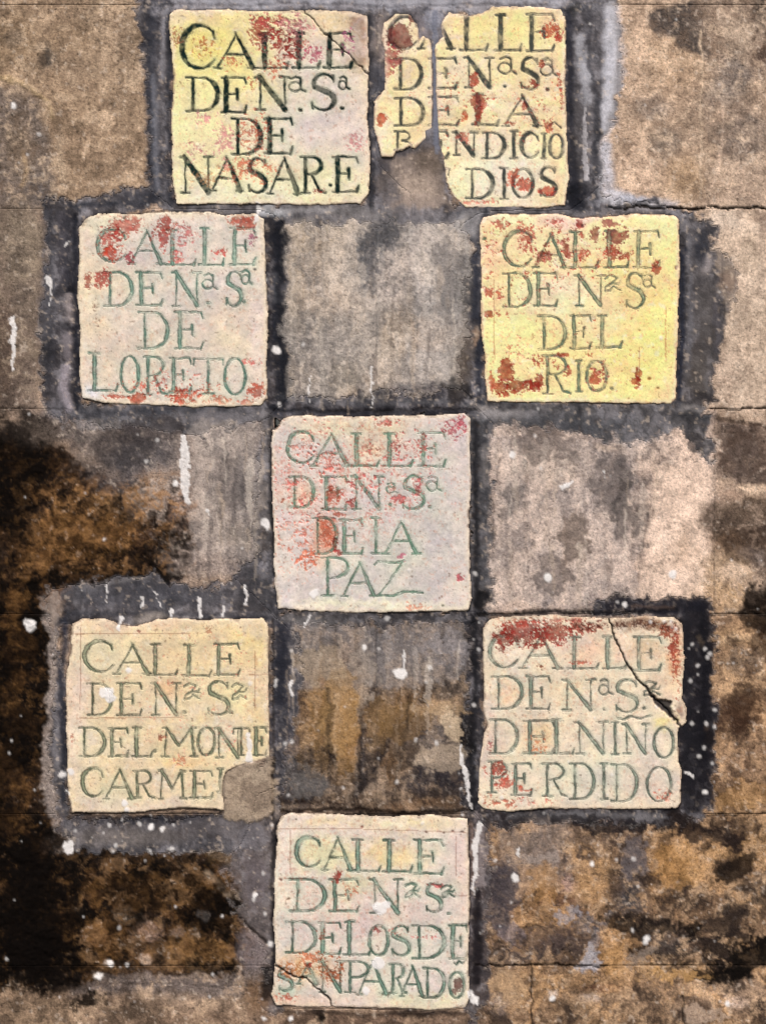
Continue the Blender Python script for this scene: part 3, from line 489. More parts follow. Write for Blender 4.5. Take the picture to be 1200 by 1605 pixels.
# ------------------------------------------------------------------ the wall
TAN, LT, GRB, SL, DSL, BLK, OC, BR = (150,124,98), (186,160,136), (112,104,102), (84,88,100), (46,49,60), (24,18,14), (150,104,46), (88,64,46)
TILE_OUT = []
for sp_ in TILES: TILE_OUT.append([[(sp_['o'][0]+x*sp_['o'][2], sp_['o'][1]+y*sp_['o'][2]) for x, y in P] for P in (sp_.get('frag') or [sp_['out']])])

W = Grid(-140, -140, 1340, 1745, 2.05)
X, Y = W.X, W.Y
W.col[:] = lin(TAN)
v = fbm(X, Y, 110, 5, 50, .6)[..., None]
W.col[:] = W.col*(1-np.clip(v, 0, .6))+lin((178,152,128))*np.clip(v, 0, .6)
W.col[:] = W.col*(1-np.clip(-v, 0, .6))+lin((112,96,82))*np.clip(-v, 0, .6)
Bp, Pp, Lp = W.blob, W.poly, W.line
# --- top left stone
Pp([(-140,-140),(235,-140),(238,300),(120,315),(60,330),(-140,330)], (150,124,94), .85, soft=14)
Bp(150,60,90,60,(164,140,112),.5); Bp(180,180,60,110,(160,134,104),.5); Bp(200,100,25,60,(124,104,82),.5); Bp(110,60,40,30,(138,112,80),.5)
Bp(20,60,40,50,(132,108,76),.6); Bp(72,92,13,16,(66,64,62),.85,soft=9,ws=6); Bp(22,60,16,12,(112,100,86),.6,soft=8)
Pp([(-140,135),(40,140),(66,165),(78,230),(84,300),(60,330),(-140,335)], (106,96,90), .85, soft=12, wl=8)
Bp(30,230,22,40,(122,104,84),.8,soft=14); Bp(70,285,20,30,(92,88,90),.6,soft=12)
Lp([(-40,118),(0,120),(40,132),(72,155),(84,185)], [4,4,4,3,2], (172,146,98), .7, soft=4, dh=1.5)
Lp([(38,240),(44,265),(34,290)], 3, (170,140,96), .7, soft=4, dh=1.2); Lp([(95,200),(96,240),(100,280),(112,290)], 4, (166,144,116), .7, soft=5, dh=1)
Pp([(-140,330),(62,325),(70,400),(66,520),(56,640),(-140,650)], (116,100,86), .85, soft=12)
Bp(35,380,30,60,(126,112,92),.6); Bp(10,560,30,80,(84,66,54),.75,soft=16); Bp(40,600,24,50,(122,104,90),.6); Bp(40,460,20,50,(132,116,98),.5); Bp(26,543,7,5,(20,16,16),.9)
# --- top right stone
Pp([(955,-140),(1340,-140),(1340,330),(945,328)], (166,140,114), .9, soft=10)
Pp([(958,10),(1010,20),(1015,120),(1010,300),(950,315),(948,180)], (190,160,130), .75, soft=10)
Bp(1060,90,50,60,(176,144,108),.6); Bp(1050,170,40,40,(158,132,106),.6); Bp(1020,170,26,20,(132,122,114),.5); Bp(1045,225,26,22,(106,96,86),.7,soft=14)
Bp(1085,280,50,35,(164,132,92),.7); Bp(1000,270,40,30,(190,160,132),.6)
Pp([(1015,22),(1040,10),(1090,-5),(1112,30),(1108,100),(1075,80),(1050,58),(1022,50)], (74,68,66), .92, soft=6, ws=5)
Pp([(1080,-60),(1200,-60),(1240,0),(1205,90),(1160,150),(1140,100),(1110,100),(1095,40)], (128,108,90), .75, soft=12)
Bp(1160,60,26,40,(140,122,102),.7); Bp(1145,120,30,30,(112,104,98),.7,soft=14); Bp(1198,30,16,44,(44,38,38),.9,soft=10); Bp(1192,80,20,26,(92,68,54),.8,soft=12); Bp(1170,210,40,36,(118,106,96),.65,soft=16); Bp(1150,235,24,20,(100,92,86),.5)
Bp(1130,150,26,20,(156,140,124),.6); Bp(1118,160,7,8,(112,96,84),.7); Bp(1120,100,12,7,(90,72,60),.7)
Lp([(1097,50),(1099,85),(1098,180),(1097,310)], 1.6, (206,180,146), .7, soft=2.5); Lp([(1134,165),(1130,220),(1124,270),(1112,300)], [1,2,2.4,1], (206,176,148), .75, soft=2.5)
Lp([(1190,120),(1190,330)], 1.2, (190,166,140), .5, soft=2); Lp([(1160,270),(1160,380)], 1.2, (196,170,144), .5, soft=2)
Pp([(1100,255),(1340,255),(1340,330),(1100,330)], (172,148,126), .6, soft=14)
# --- right side, second course
Pp([(1090,332),(1340,332),(1340,645),(1100,645)], (176,152,128), .9, soft=10)
Bp(1180,430,30,50,(182,158,136),.6); Bp(1130,350,30,14,(186,170,152),.7); Bp(1195,355,12,14,(130,104,90),.7); Bp(1175,400,14,30,(146,126,98),.5); Bp(1170,520,40,60,(166,144,120),.6); Bp(1150,580,30,30,(170,146,124),.7)
Bp(1185,560,24,50,(160,136,112),.6); Bp(1190,700,60,60,(180,156,132),.5)
# --- third course, right: pale plastered stone
Pp([(740,645),(1120,645),(1120,965),(740,965)], (168,146,130), .95, soft=6)
Bp(820,850,60,80,(180,158,136),.6,stk=.4); Bp(1040,790,80,150,(196,168,144),.85,soft=30); Bp(1070,880,50,70,(196,168,144),.8,soft=20); Bp(1090,700,22,50,(196,168,146),.8,soft=10)
Bp(860,690,90,40,(118,110,104),.6,soft=24,stk=.5); Bp(960,760,50,70,(110,104,102),.85,soft=26,ang=-12); Bp(985,780,30,60,(92,88,88),.6,soft=16,ang=-20); Bp(900,790,30,40,(126,118,116),.8,soft=18); Bp(890,850,26,46,(112,98,86),.75,soft=16,ang=10)
Bp(940,830,45,50,(150,136,128),.6,soft=20); Bp(800,775,26,26,(124,118,116),.7,soft=16); Bp(855,890,30,34,(116,108,106),.7,soft=18); Bp(930,915,46,34,(104,98,98),.75,soft=18); Bp(775,880,24,36,(100,92,90),.7,soft=14); Bp(775,920,12,34,(196,176,160),.7,soft=8); Bp(762,945,14,10,(190,170,150),.6)
Bp(790,690,40,24,(140,130,126),.6); Bp(870,740,40,24,(160,140,112),.5); Bp(830,725,60,26,(160,146,124),.5); Bp(900,940,60,14,(150,136,130),.6); Bp(990,880,26,34,(178,152,134),.6); Bp(1000,690,50,24,(130,122,118),.6,soft=16)
Bp(870,665,40,14,(112,92,72),.4,soft=8); Bp(885,890,12,26,(150,110,56),.5,soft=8,dens=.2); Bp(955,700,20,8,(160,130,90),.5)
Bp(1078,870,22,22,(166,132,96),.5,soft=12); Bp(1075,850,7,24,(150,112,70),.6,soft=5)
for i in range(26):
    x, y = 760+rs.rand()*290, 680+rs.rand()*260; Lp([(x, y), (x+4-rs.rand()*12, y+30+rs.rand()*40)], [1.5,4], (92,86,84) if i % 2 else (196,178,162), .30, soft=6)
Lp([(1000,790),(1060,787),(1120,792)], .8, (112,92,82), .55, soft=1.5); Lp([(1054,780),(1052,810),(1048,828)], .9, (96,80,72), .6, soft=1.6)
Pp([(760,700),(1115,690),(1110,950),(790,950)], (206,182,162), .25, soft=30, wl=14)
# --- far right dark stones
Pp([(1122,655),(1200,668),(1340,670),(1340,760),(1180,762),(1150,755),(1122,740)], (100,84,74), .92, soft=6, ws=5)
Bp(1165,715,26,26,(120,108,100),.6,soft=16,dens=.5,grain='g2'); Lp([(1122,655),(1200,670),(1300,672)], 3, (80,60,46), .7, soft=3, dh=-1)
Lp([(1160,766),(1200,768),(1340,768)], 6, (206,176,144), .85, soft=4); Bp(1140,775,20,14,(150,122,100),.8)
Pp([(1100,795),(1130,785),(1340,780),(1340,905),(1180,900),(1150,870),(1120,840),(1095,830)], (104,86,70), .9, soft=9, ws=6)
Bp(1175,840,34,26,(86,72,62),.7,soft=14); Bp(1140,850,26,20,(140,108,76),.6); Bp(1180,870,30,16,(126,114,108),.6,soft=10); Bp(1190,830,18,18,(56,44,38),.6,soft=10)
Bp(1140,900,40,40,(172,142,106),.85,soft=16); Bp(1135,935,50,26,(176,142,100),.8,soft=14); Bp(1105,950,20,20,(140,104,58),.7,soft=12); Bp(1150,895,24,14,(196,168,140),.7)
Pp([(1165,930),(1200,900),(1340,890),(1340,1010),(1200,1010),(1185,985),(1165,960)], (30,24,20), .92, soft=10, ws=8, dens=.6, grain='g2')
# --- right of the dark niche, lower right
Pp([(1110,965),(1340,965),(1340,1280),(1105,1280)], (134,104,74), .95, soft=8)
Bp(1150,1075,34,40,(176,140,98),.85,soft=18); Bp(1150,1000,40,14,(164,130,86),.7); Bp(1195,1000,22,30,(70,50,36),.7,soft=12)
Lp([(1125,1010),(1150,998),(1180,1000),(1195,1020),(1192,1060)], [4,6,7,6,4], (190,158,118), .75, soft=5, dh=1.6)
Bp(1160,1035,24,20,(118,100,82),.8,soft=9); Bp(1145,1120,30,24,(100,74,54),.85,soft=14); Bp(1180,1120,26,30,(120,86,52),.7,soft=12); Bp(1165,1145,24,20,(60,44,34),.8,soft=10,dens=.3); Bp(1140,1150,26,16,(66,48,38),.7,soft=9,dens=.2)
Bp(1130,1170,16,20,(150,116,78),.7); Bp(1170,1190,40,34,(146,114,82),.7); Bp(1160,1225,16,14,(84,62,46),.8,soft=8); Bp(1150,1255,50,18,(164,126,78),.75); Bp(1130,1225,14,26,(92,70,48),.7,soft=8)
# --- lower right big stone
Pp([(745,1275),(1340,1275),(1340,1745),(745,1745)], (128,98,68), .95, soft=6)
Bp(860,1330,80,40,(140,116,94),.7,soft=24); Bp(840,1410,50,50,(156,114,64),.8,soft=22); Bp(925,1370,34,50,(164,124,72),.8,soft=18); Bp(1050,1370,60,50,(160,116,60),.8,soft=26); Bp(1150,1320,60,40,(166,126,72),.8,soft=22)
Bp(885,1360,24,26,(110,92,84),.7,soft=12); Bp(888,1388,16,14,(166,132,118),.8,soft=8); Bp(990,1370,24,60,(78,72,74),.8,soft=16); Bp(995,1410,22,24,(60,66,74),.75,soft=12); Bp(785,1370,24,30,(84,78,84),.75,soft=14); Bp(775,1430,26,30,(96,88,92),.7,soft=14)
Bp(1100,1300,70,28,(54,40,34),.85,soft=18,dens=.7,grain='g2'); Bp(1125,1360,32,16,(50,40,34),.9,soft=9,ang=-35); Bp(1060,1300,50,20,(36,28,26),.8,soft=12,dens=.5); Bp(1190,1290,30,20,(150,118,80),.6)
Bp(855,1435,18,12,(28,22,18),.9,soft=6); Bp(832,1456,15,7,(16,12,10),.95,soft=4,dh=-2); Bp(809,1475,9,6,(16,12,10),.9,soft=4,dh=-2); Bp(880,1430,40,24,(116,76,52),.7,soft=14); Bp(850,1480,60,24,(92,80,80),.7,soft=14); Bp(880,1500,50,12,(70,60,58),.7,soft=8)
Bp(795,1500,40,14,(96,84,78),.6); Lp([(915,1525),(925,1490),(940,1460),(955,1430)], [3,7,7,3], (134,134,142), .75, soft=5, dens=1.0, dh=1); Bp(920,1450,24,14,(120,118,124),.7,soft=8,dens=.6)
Bp(970,1440,20,20,(52,38,30),.85,soft=10); Bp(1010,1440,30,14,(34,28,26),.9,soft=8,dens=.7); Bp(970,1490,34,40,(160,118,66),.85,soft=16); Bp(1030,1490,40,14,(40,34,30),.8,soft=10,dens=.6); Bp(1080,1465,20,14,(16,12,12),.9,soft=8,dens=.8); Bp(1050,1470,30,26,(84,76,72),.7,soft=14)
Bp(1100,1420,80,34,(120,92,64),.8,soft=22); Bp(1075,1400,30,26,(76,62,50),.7,soft=12,dens=.5,grain='g2'); Bp(1180,1400,40,30,(104,86,66),.7,soft=14); Bp(1150,1450,60,24,(130,102,72),.7,soft=14); Bp(1060,1520,70,18,(172,134,84),.8,soft=10)
Bp(1150,1490,60,34,(40,34,30),.85,soft=18,dens=.6,grain='g2'); Bp(1190,1480,26,14,(14,10,10),.9,soft=8,dens=.8); Bp(1120,1530,36,14,(26,22,20),.9,soft=8,dens=.9); Bp(1140,1510,40,12,(20,16,16),.7,soft=8,dens=.5)
Bp(900,1545,80,16,(150,114,70),.8,soft=10); Bp(790,1550,34,34,(150,122,92),.85,soft=14); Bp(850,1540,40,10,(90,70,52),.6); Bp(950,1580,90,24,(128,102,74),.8,soft=16); Bp(925,1567,16,6,(186,164,146),.85,soft=4); Bp(1050,1570,60,30,(156,124,90),.8,soft=14)
Bp(1160,1560,50,26,(166,136,106),.85,soft=14); Bp(1090,1585,50,20,(110,88,70),.7,soft=10,dens=.5,grain='g2'); Bp(1195,1585,26,20,(60,46,38),.8,soft=10); Bp(945,1550,30,6,(96,50,34),.7,soft=4); Bp(1150,1570,20,10,(190,166,150),.6,soft=6); Bp(780,1580,14,20,(90,84,86),.6)
Bp(865,1562,8,5,(212,190,170),.8,soft=3)
# --- bottom
Pp([(-140,1545),(150,1530),(300,1545),(420,1510),(430,1580),(760,1585),(760,1745),(-140,1745)], (132,106,82), .95, soft=8, ws=6)
Bp(300,1560,90,24,(140,118,96),.8,soft=14); Bp(60,1585,80,26,(146,120,90),.7,soft=12); Bp(200,1590,60,14,(112,92,72),.7); Bp(560,1600,150,14,(110,86,68),.8,soft=8)
# --- left black growth with ochre
BL = [(-140,650),(20,668),(70,690),(130,720),(180,755),(235,765),(262,790),(302,835),(304,872),(288,895),(262,908),(235,890),(190,900),(135,915),(95,918),(72,935),(88,990),(78,1060),(74,1130),(70,1200),(72,1260),(100,1335),(180,1340),(330,1338),(352,1380),(368,1420),(388,1452),(398,1480),(360,1510),(330,1525),(240,1530),(200,1520),(140,1540),(60,1545),(-140,1560)]
Pp([(40,650),(120,640),(430,650),(430,900),(300,905),(300,830),(230,750),(130,700),(60,690)], (118,104,96), .9, soft=14)
Pp([(110,1320),(430,1300),(430,1560),(110,1560)], (112,100,94), .9, soft=8)
Pp(BL, (58,40,26), .97, soft=6, wl=4, ws=7, dh=.6)
for (x, y, rx, ry, c, a) in [(110,840,60,60,(150,104,48),.9),(170,830,70,50,(140,98,46),.85),(130,890,70,24,(128,88,42),.8),(190,790,40,20,(120,88,48),.8),(60,770,30,20,(84,62,36),.7),(30,850,24,50,(110,76,38),.8),(40,920,34,24,(120,84,46),.8),(240,850,30,40,(70,46,28),.8),
  (20,1000,30,50,(112,72,34),.8),(15,1100,30,60,(96,62,30),.8),(40,1180,26,50,(70,46,26),.8),(20,1240,40,40,(110,76,42),.8),(45,1330,30,40,(70,54,32),.6),(150,1400,40,30,(80,56,34),.8),(240,1380,70,40,(84,60,34),.8),(160,1470,40,34,(104,74,40),.8),(230,1460,36,26,(124,98,76),.85),(240,1500,50,26,(104,78,52),.85),(310,1490,50,34,(138,100,48),.85),(350,1440,26,20,(112,82,44),.8),(200,1430,24,12,(92,78,60),.7),(345,1345,20,20,(100,76,40),.7),(180,1510,50,16,(78,56,36),.8),(120,1430,14,60,(70,60,44),.5),(30,1450,24,20,(72,64,48),.6),(200,1345,90,20,(78,58,40),.7)]:
    Bp(x, y, rx, ry, c, a, soft=min(rx, ry)*.7, wl=10, ws=8, dens=.45, grain='g2')
for (x, y, rx, ry, de) in [(30,700,90,50,.5),(55,760,60,50,.5),(15,760,40,90,.8),(40,960,50,60,.55),(60,1000,30,60,.9),(50,1090,30,80,.9),(40,1150,60,60,.5),(30,1290,60,40,.5),(60,1350,70,60,.9),(40,1420,80,70,.9),(60,1500,90,50,1.0),(-60,1100,120,400,.4),(-60,1450,140,120,1),(120,1480,40,60,.6),(210,1400,50,40,.35),(330,1430,46,40,.5),(300,1400,60,30,.4),(260,870,50,30,.5),(280,850,30,40,.4),(150,1340,50,20,.4),(90,910,60,20,.4),(185,900,70,14,.5),(265,900,24,12,.7),(110,1370,40,40,.6),(320,1510,50,12,.4),(360,1510,40,14,.5),(180,1400,260,150,-.1),(120,850,200,110,-.15),(40,1100,60,300,-.05),(135,1570,34,14,.4),(20,1090,40,26,.3),(150,870,150,60,-.2)]:
    Bp(x, y, rx, ry, BLK, .92, soft=min(rx, ry)*.95, wl=12, ws=10, dens=de+.15, grain='g3' if rx > 45 else 'g2', dw=.8)
# fine spotting of the growth
q, m = W.mask((-140, 640, 410, 1560), lambda x, y: poly_sdf(x, y, BL), 10, 4, 6)
sp = sst(.05, .7, W.g[q]+.5*W.g2[q])*m*.65; W.paint(q, sp, (20,14,10)); sp = sst(.35, .95, -W.g[q]-.3*W.g2[q])*m*.35; W.paint(q, sp, (140,100,54)); W.bump[q] *= 1-.45*m
W.h[q] += m*(.8*W.g[q]+1.6*W.g2[q])
# small stones in the lower left
for (x, y, r, c) in [(235,1460,18,(150,118,96)),(278,1461,9,(140,112,90)),(172,1509,7,(214,206,196)),(157,1530,6,(216,204,186)),(228,1504,8,(176,150,126)),(320,1435,8,(150,142,136)),(150,1465,18,(120,84,46)),(195,1435,16,(108,92,74)),(350,1442,10,(130,92,48))]:
    Bp(x, y, r*1.2, r, c, .85, soft=3, wl=1, ws=3, dh=1.6)
# --- third course, left: grey plaster
Bp(330,720,90,50,(150,134,122),.7,soft=30,stk=.3); Bp(370,800,60,80,(132,118,108),.7,soft=24); Bp(345,880,60,26,(150,134,124),.7,soft=14); Bp(250,690,60,24,(96,88,84),.6,soft=14); Bp(180,690,60,40,(108,98,92),.6,soft=16); Bp(290,790,30,40,(132,104,88),.6,soft=16); Bp(400,760,34,60,(104,102,104),.7,soft=16); Bp(395,880,34,50,(92,86,84),.7,soft=18); Bp(60,680,50,20,(110,96,84),.6); Bp(350,690,50,20,(160,146,134),.6,soft=12); Bp(130,680,30,14,(140,128,116),.6,soft=8,dens=.3)
Bp(380,840,26,18,(112,96,62),.4,soft=10); Bp(275,870,0.1+20,20,(150,132,120),.5,soft=10)
for i in range(12):
    x, y = 310+rs.rand()*110, 680+rs.rand()*190; Lp([(x, y), (x-2+rs.rand()*4, y+30+rs.rand()*30)], [1.5,4], (88,84,84) if i % 2 else (176,162,150), .28, soft=6)
# --- centre panel, second course
Pp([(440,330),(735,330),(735,640),(440,640)], (148,136,124), .95, soft=10)
Bp(500,440,55,70,(168,146,120),.75,soft=26); Bp(490,370,40,24,(162,138,104),.7,soft=12); Bp(465,450,14,80,(154,130,94),.6,soft=8); Bp(640,420,60,60,(176,158,146),.8,soft=24,stk=.3); Bp(660,390,40,26,(186,166,150),.6,soft=14); Bp(560,430,24,60,(112,112,116),.6,soft=16,stk=.4); Bp(600,370,46,30,(80,84,92),.75,soft=18)
Bp(585,400,20,26,(84,88,96),.65,soft=14); Bp(470,530,36,40,(126,120,114),.6,soft=16); Bp(530,540,40,50,(130,120,112),.6,soft=20); Bp(625,520,30,46,(134,110,80),.7,soft=14); Bp(680,520,40,30,(156,128,100),.7,soft=14,dens=.6); Bp(640,460,14,26,(106,94,84),.6,soft=8); Bp(555,610,14,8,(158,110,50),.7,soft=6); Bp(540,590,34,26,(128,112,86),.6,soft=12)
Bp(690,440,40,60,(112,110,108),.55,soft=20,stk=.6); Bp(660,580,50,30,(160,144,132),.6,soft=16,stk=.7); Bp(600,600,24,34,(150,122,92),.6,soft=10); Bp(455,600,10,40,(150,124,88),.7,soft=5); Bp(545,340,40,14,(156,140,122),.6); Bp(530,470,40,20,(182,156,130),.6,soft=12); Bp(652,506,4,3,(30,24,22),.9,soft=1.5); Bp(500,360,60,10,(178,158,130),.6)
for i in range(22):
    x, y = 600+rs.rand()*120, 400+rs.rand()*180; Lp([(x, y), (x-1+rs.rand()*2, y+20+rs.rand()*40)], [1,2.2], (190,184,180) if i % 3 else (90,90,94), .35, soft=3)
# --- centre panel, fourth course
Pp([(430,965),(745,965),(745,1275),(430,1275)], (98,84,72), .97, soft=6)
Bp(590,985,140,26,(104,96,92),.7,soft=12,stk=.6); Bp(480,1020,30,40,(124,108,92),.7,soft=14); Bp(530,1080,34,60,(162,122,72),.9,soft=20,stk=.2); Bp(500,1120,30,70,(146,106,54),.85,soft=16); Bp(545,1140,26,60,(160,114,52),.85,soft=14); Bp(690,1030,60,40,(120,112,110),.75,soft=18,stk=.5); Bp(600,1020,16,50,(126,120,118),.6,soft=8,stk=.4)
Bp(630,1120,50,50,(132,98,56),.8,soft=20); Bp(680,1110,46,14,(168,134,92),.85,soft=9,ang=-10); Bp(700,1140,22,30,(166,146,124),.9,soft=12); Bp(670,1150,34,22,(96,88,86),.85,soft=10); Bp(690,1190,34,30,(146,130,116),.8,soft=14,stk=.4); Bp(615,1190,22,40,(118,86,48),.8,soft=12); Bp(470,1220,44,40,(92,90,92),.85,soft=16); Bp(455,1160,26,24,(98,88,88),.7,soft=12)
Bp(500,1190,30,30,(110,84,48),.8,soft=10,dens=.5); Bp(545,1210,26,26,(104,80,52),.8,soft=10,dens=.4); Bp(700,1230,60,30,(66,62,66),.8,soft=14,dens=.8,grain='g2'); Bp(590,1255,150,14,(78,62,50),.8,soft=8); Bp(660,1262,60,8,(140,104,66),.6,soft=5); Bp(640,1060,40,24,(100,86,72),.7,soft=12); Bp(700,1070,34,26,(92,78,64),.7,soft=12,dens=.7,grain='g2')
Lp([(513,1080),(517,1150),(518,1235)], [5,3,2], (46,36,32), .8, soft=3, ws=3); Lp([(566,1120),(567,1180),(568,1232)], [3,6,7], (44,40,44), .8, soft=4, ws=3); Lp([(640,1100),(634,1170),(622,1220)], [3,2,2], (40,32,30), .85, soft=2); Lp([(600,1170),(620,1145),(610,1150),(585,1210)], [6,9,8,4], (48,46,52), .75, soft=5)
Lp([(540,1170),(600,1150)], 2, (60,48,42), .4, soft=3); Bp(440,1256,60,4,(44,34,28),.7,soft=3); Bp(500,1245,60,6,(50,38,30),.6,soft=5); Bp(600,1275,60,5,(20,16,14),.85,soft=3,dens=.7); Lp([(430,1255),(520,1258),(600,1264)],2,(50,34,26),.7,soft=2)
for i in range(30):
    x, y = 440+rs.rand()*290, 975+rs.rand()*200; Lp([(x, y), (x-1+rs.rand()*2, y+30+rs.rand()*60)], [1,2.6], (150,144,142) if i % 3 == 0 else (60,50,44), .25, soft=4)
MT = W.mottle
MT([(-140,-140),(235,-140),(238,320),(-140,330)], (104,84,64), (186,160,128), .55, 12, 81); MT([(-140,-140),(235,-140),(238,320),(-140,330)], (120,98,76), (172,146,114), .22, 50, 82)
MT([(-140,330),(70,330),(60,650),(-140,650)], (84,72,64), (150,132,108), .6, 26, 83)
MT([(955,-140),(1340,-140),(1340,330),(945,328)], (126,102,80), (202,174,142), .5, 12, 84); MT([(1090,-140),(1340,-140),(1340,330),(1090,328)], (84,74,70), (190,166,140), .38, 44, 85)
MT([(1090,332),(1340,332),(1340,645),(1100,645)], (128,106,88), (208,184,158), .55, 16, 86); MT([(1090,332),(1340,332),(1340,645),(1100,645)], (140,118,98), (200,176,150), .25, 46, 87)
MT([(440,340),(735,340),(735,630),(440,630)], (88,84,84), (194,174,150), .62, 30, 88, stx=1.5, sty=.6); MT([(440,340),(735,340),(735,630),(440,630)], (100,90,82), (190,174,158), .5, 9, 89)
MT([(745,655),(1060,655),(1030,960),(745,960)], (84,78,78), (200,176,156), .72, 36, 90, stx=1.6, sty=.6, sh=.35); MT([(745,655),(1118,655),(1118,960),(745,960)], (122,102,90), (208,182,160), .42, 12, 91)
MT([(1120,650),(1340,650),(1340,960),(1120,960)], (60,48,42), (164,140,118), .6, 22, 92)
MT([(1110,965),(1340,965),(1340,1280),(1105,1280)], (66,46,34), (184,144,98), .65, 30, 93); MT([(1110,965),(1340,965),(1340,1280),(1105,1280)], (80,58,42), (180,142,98), .5, 10, 94)
MT([(745,1280),(1340,1280),(1340,1745),(745,1745)], (48,40,38), (186,142,88), .72, 44, 95, lo=.05, hi=.6); MT([(745,1280),(1340,1280),(1340,1745),(745,1745)], (62,48,40), (182,148,108), .6, 14, 96); MT([(770,1300),(960,1300),(940,1500),(770,1520)], (70,64,68), (160,120,72), .5, 26, 97)
MT([(430,970),(745,970),(745,1275),(430,1275)], (52,44,42), (150,128,104), .6, 24, 98, stx=1.8, sty=.45); MT([(430,970),(745,970),(745,1275),(430,1275)], (60,48,40), (160,132,100), .4, 9, 99)
MT([(70,650),(430,650),(430,900),(290,905)], (78,72,72), (176,158,142), .6, 34, 100, stx=1.4, sty=.6); MT([(70,650),(430,650),(430,900),(290,905)], (90,78,72), (166,146,130), .4, 9, 101)
MT([(-140,1540),(430,1520),(430,1580),(760,1585),(760,1745),(-140,1745)], (70,56,44), (182,152,118), .6, 24, 102)
MT([(110,1345),(390,1345),(390,1520),(110,1520)], (20,16,13), (132,98,58), .75, 18, 103, hi=.5); MT([(40,760),(300,740),(300,890),(40,900)], (24,18,14), (158,112,56), .65, 16, 104, hi=.5)
# --- patch where the second tile has lost its corner; under the third row left; etc.
CEM = []       # cement areas as polygons: (points, colour, alpha, soft)
def cem(P, c=SL, a=.92, soft=5, ws=5, wl=3, **k): CEM.append((P, c, a, soft, ws, wl, k))
cem([(240,-140),(960,-140),(962,20),(240,22)], (122,126,140))
cem([(236,-60),(262,-20),(272,20),(272,325),(120,345),(118,310),(230,300),(240,280),(228,120),(226,60),(216,10),(212,-60)], (70,74,86))
cem([(572,14),(602,14),(600,325),(574,325)], (76,80,92))
cem([(590,10),(700,14),(700,250),(705,325),(575,325),(580,240),(590,100)], (92,94,106))
cem([(882,10),(965,14),(968,100),(965,200),(948,215),(945,290),(950,325),(880,330)], (82,86,98))
cem([(262,316),(945,318),(1000,322),(1072,335),(1080,345),(740,345),(450,350),(270,342)], (98,100,110))
cem([(70,315),(130,318),(128,660),(80,650),(66,560),(68,430),(72,380)], (62,66,78))
cem([(410,330),(440,345),(452,380),(450,460),(444,520),(455,560),(458,600),(440,640),(415,650)], (46,50,62))
cem([(700,330),(760,330),(760,650),(725,640),(722,480),(730,420),(738,380)], (72,78,92))
cem([(1055,335),(1085,335),(1110,360),(1125,385),(1140,400),(1158,430),(1150,460),(1143,470),(1142,500),(1130,520),(1126,560),(1115,590),(1118,615),(1100,630),(1105,660),(1060,650),(1055,500)], (68,72,82))
cem([(110,630),(440,632),(440,655),(420,660),(300,680),(200,672),(120,660)], (84,88,98))
cem([(425,625),(460,615),(540,620),(600,610),(660,625),(700,612),(760,600),(760,655),(425,655)], (54,58,72))
cem([(735,625),(1100,632),(1112,690),(1105,725),(1085,695),(1060,670),(1000,690),(930,680),(850,672),(780,662),(770,665),(765,800),(770,930),(766,975),(735,975)], (74,80,90))
cem([(408,650),(432,650),(436,975),(412,975),(400,800)], (88,88,94))
cem([(75,930),(100,918),(135,918),(190,905),(225,900),(240,890),(262,915),(330,925),(360,915),(390,880),(435,850),(436,980),(100,980),(92,1000),(108,1100),(105,1285),(430,1280),(430,1320),(380,1330),(250,1336),(130,1332),(98,1300),(84,1240),(84,1100),(88,1000)], (78,80,90))
cem([(425,960),(765,955),(765,975),(430,978)], (64,66,74))
cem([(735,960),(760,960),(756,1275),(730,1275)], (52,54,64))
cem([(425,975),(452,975),(470,1040),(462,1120),(450,1200),(440,1240),(428,1275)], (70,72,84))
cem([(930,955),(945,940),(980,930),(1010,938),(1060,932),(1105,938),(1114,960),(1115,1040),(1112,1080),(1122,1110),(1122,1180),(1118,1240),(1105,1275),(1070,1300),(1000,1290),(750,1290),(750,1262),(1060,1262),(1062,1100),(1065,970)], (38,39,50))
cem([(360,1275),(440,1275),(440,1590),(410,1570),(420,1520),(415,1480),(400,1460),(375,1420),(350,1370),(370,1340)], (98,92,94))
cem([(728,1275),(765,1275),(762,1400),(762,1500),(765,1570),(735,1600),(728,1580)], (70,66,72))
cem([(345,1200),(430,1190),(432,1285),(350,1280)], (128,118,112))
cm = np.zeros(X.shape, np.float32)
for P, c, a, soft, ws, wl, kk in CEM:
    q, m = W.poly(P, c, a, soft=soft+8, ws=ws+3, wl=wl+3, bump=.5, dens=1.5, grain='g2', dw=1.15)
    cm[q] = np.maximum(cm[q], m)
cement = cm > .5
for P, c, a, soft, ws, wl, kk in CEM:
    W.mottle(P, (32,35,46), (132,134,146), .5, 34, 110, soft=8, stx=1.6, sty=.7, lo=.02, hi=.75); W.mottle(P, (44,46,56), (120,120,128), .45, 10, 111, soft=8)
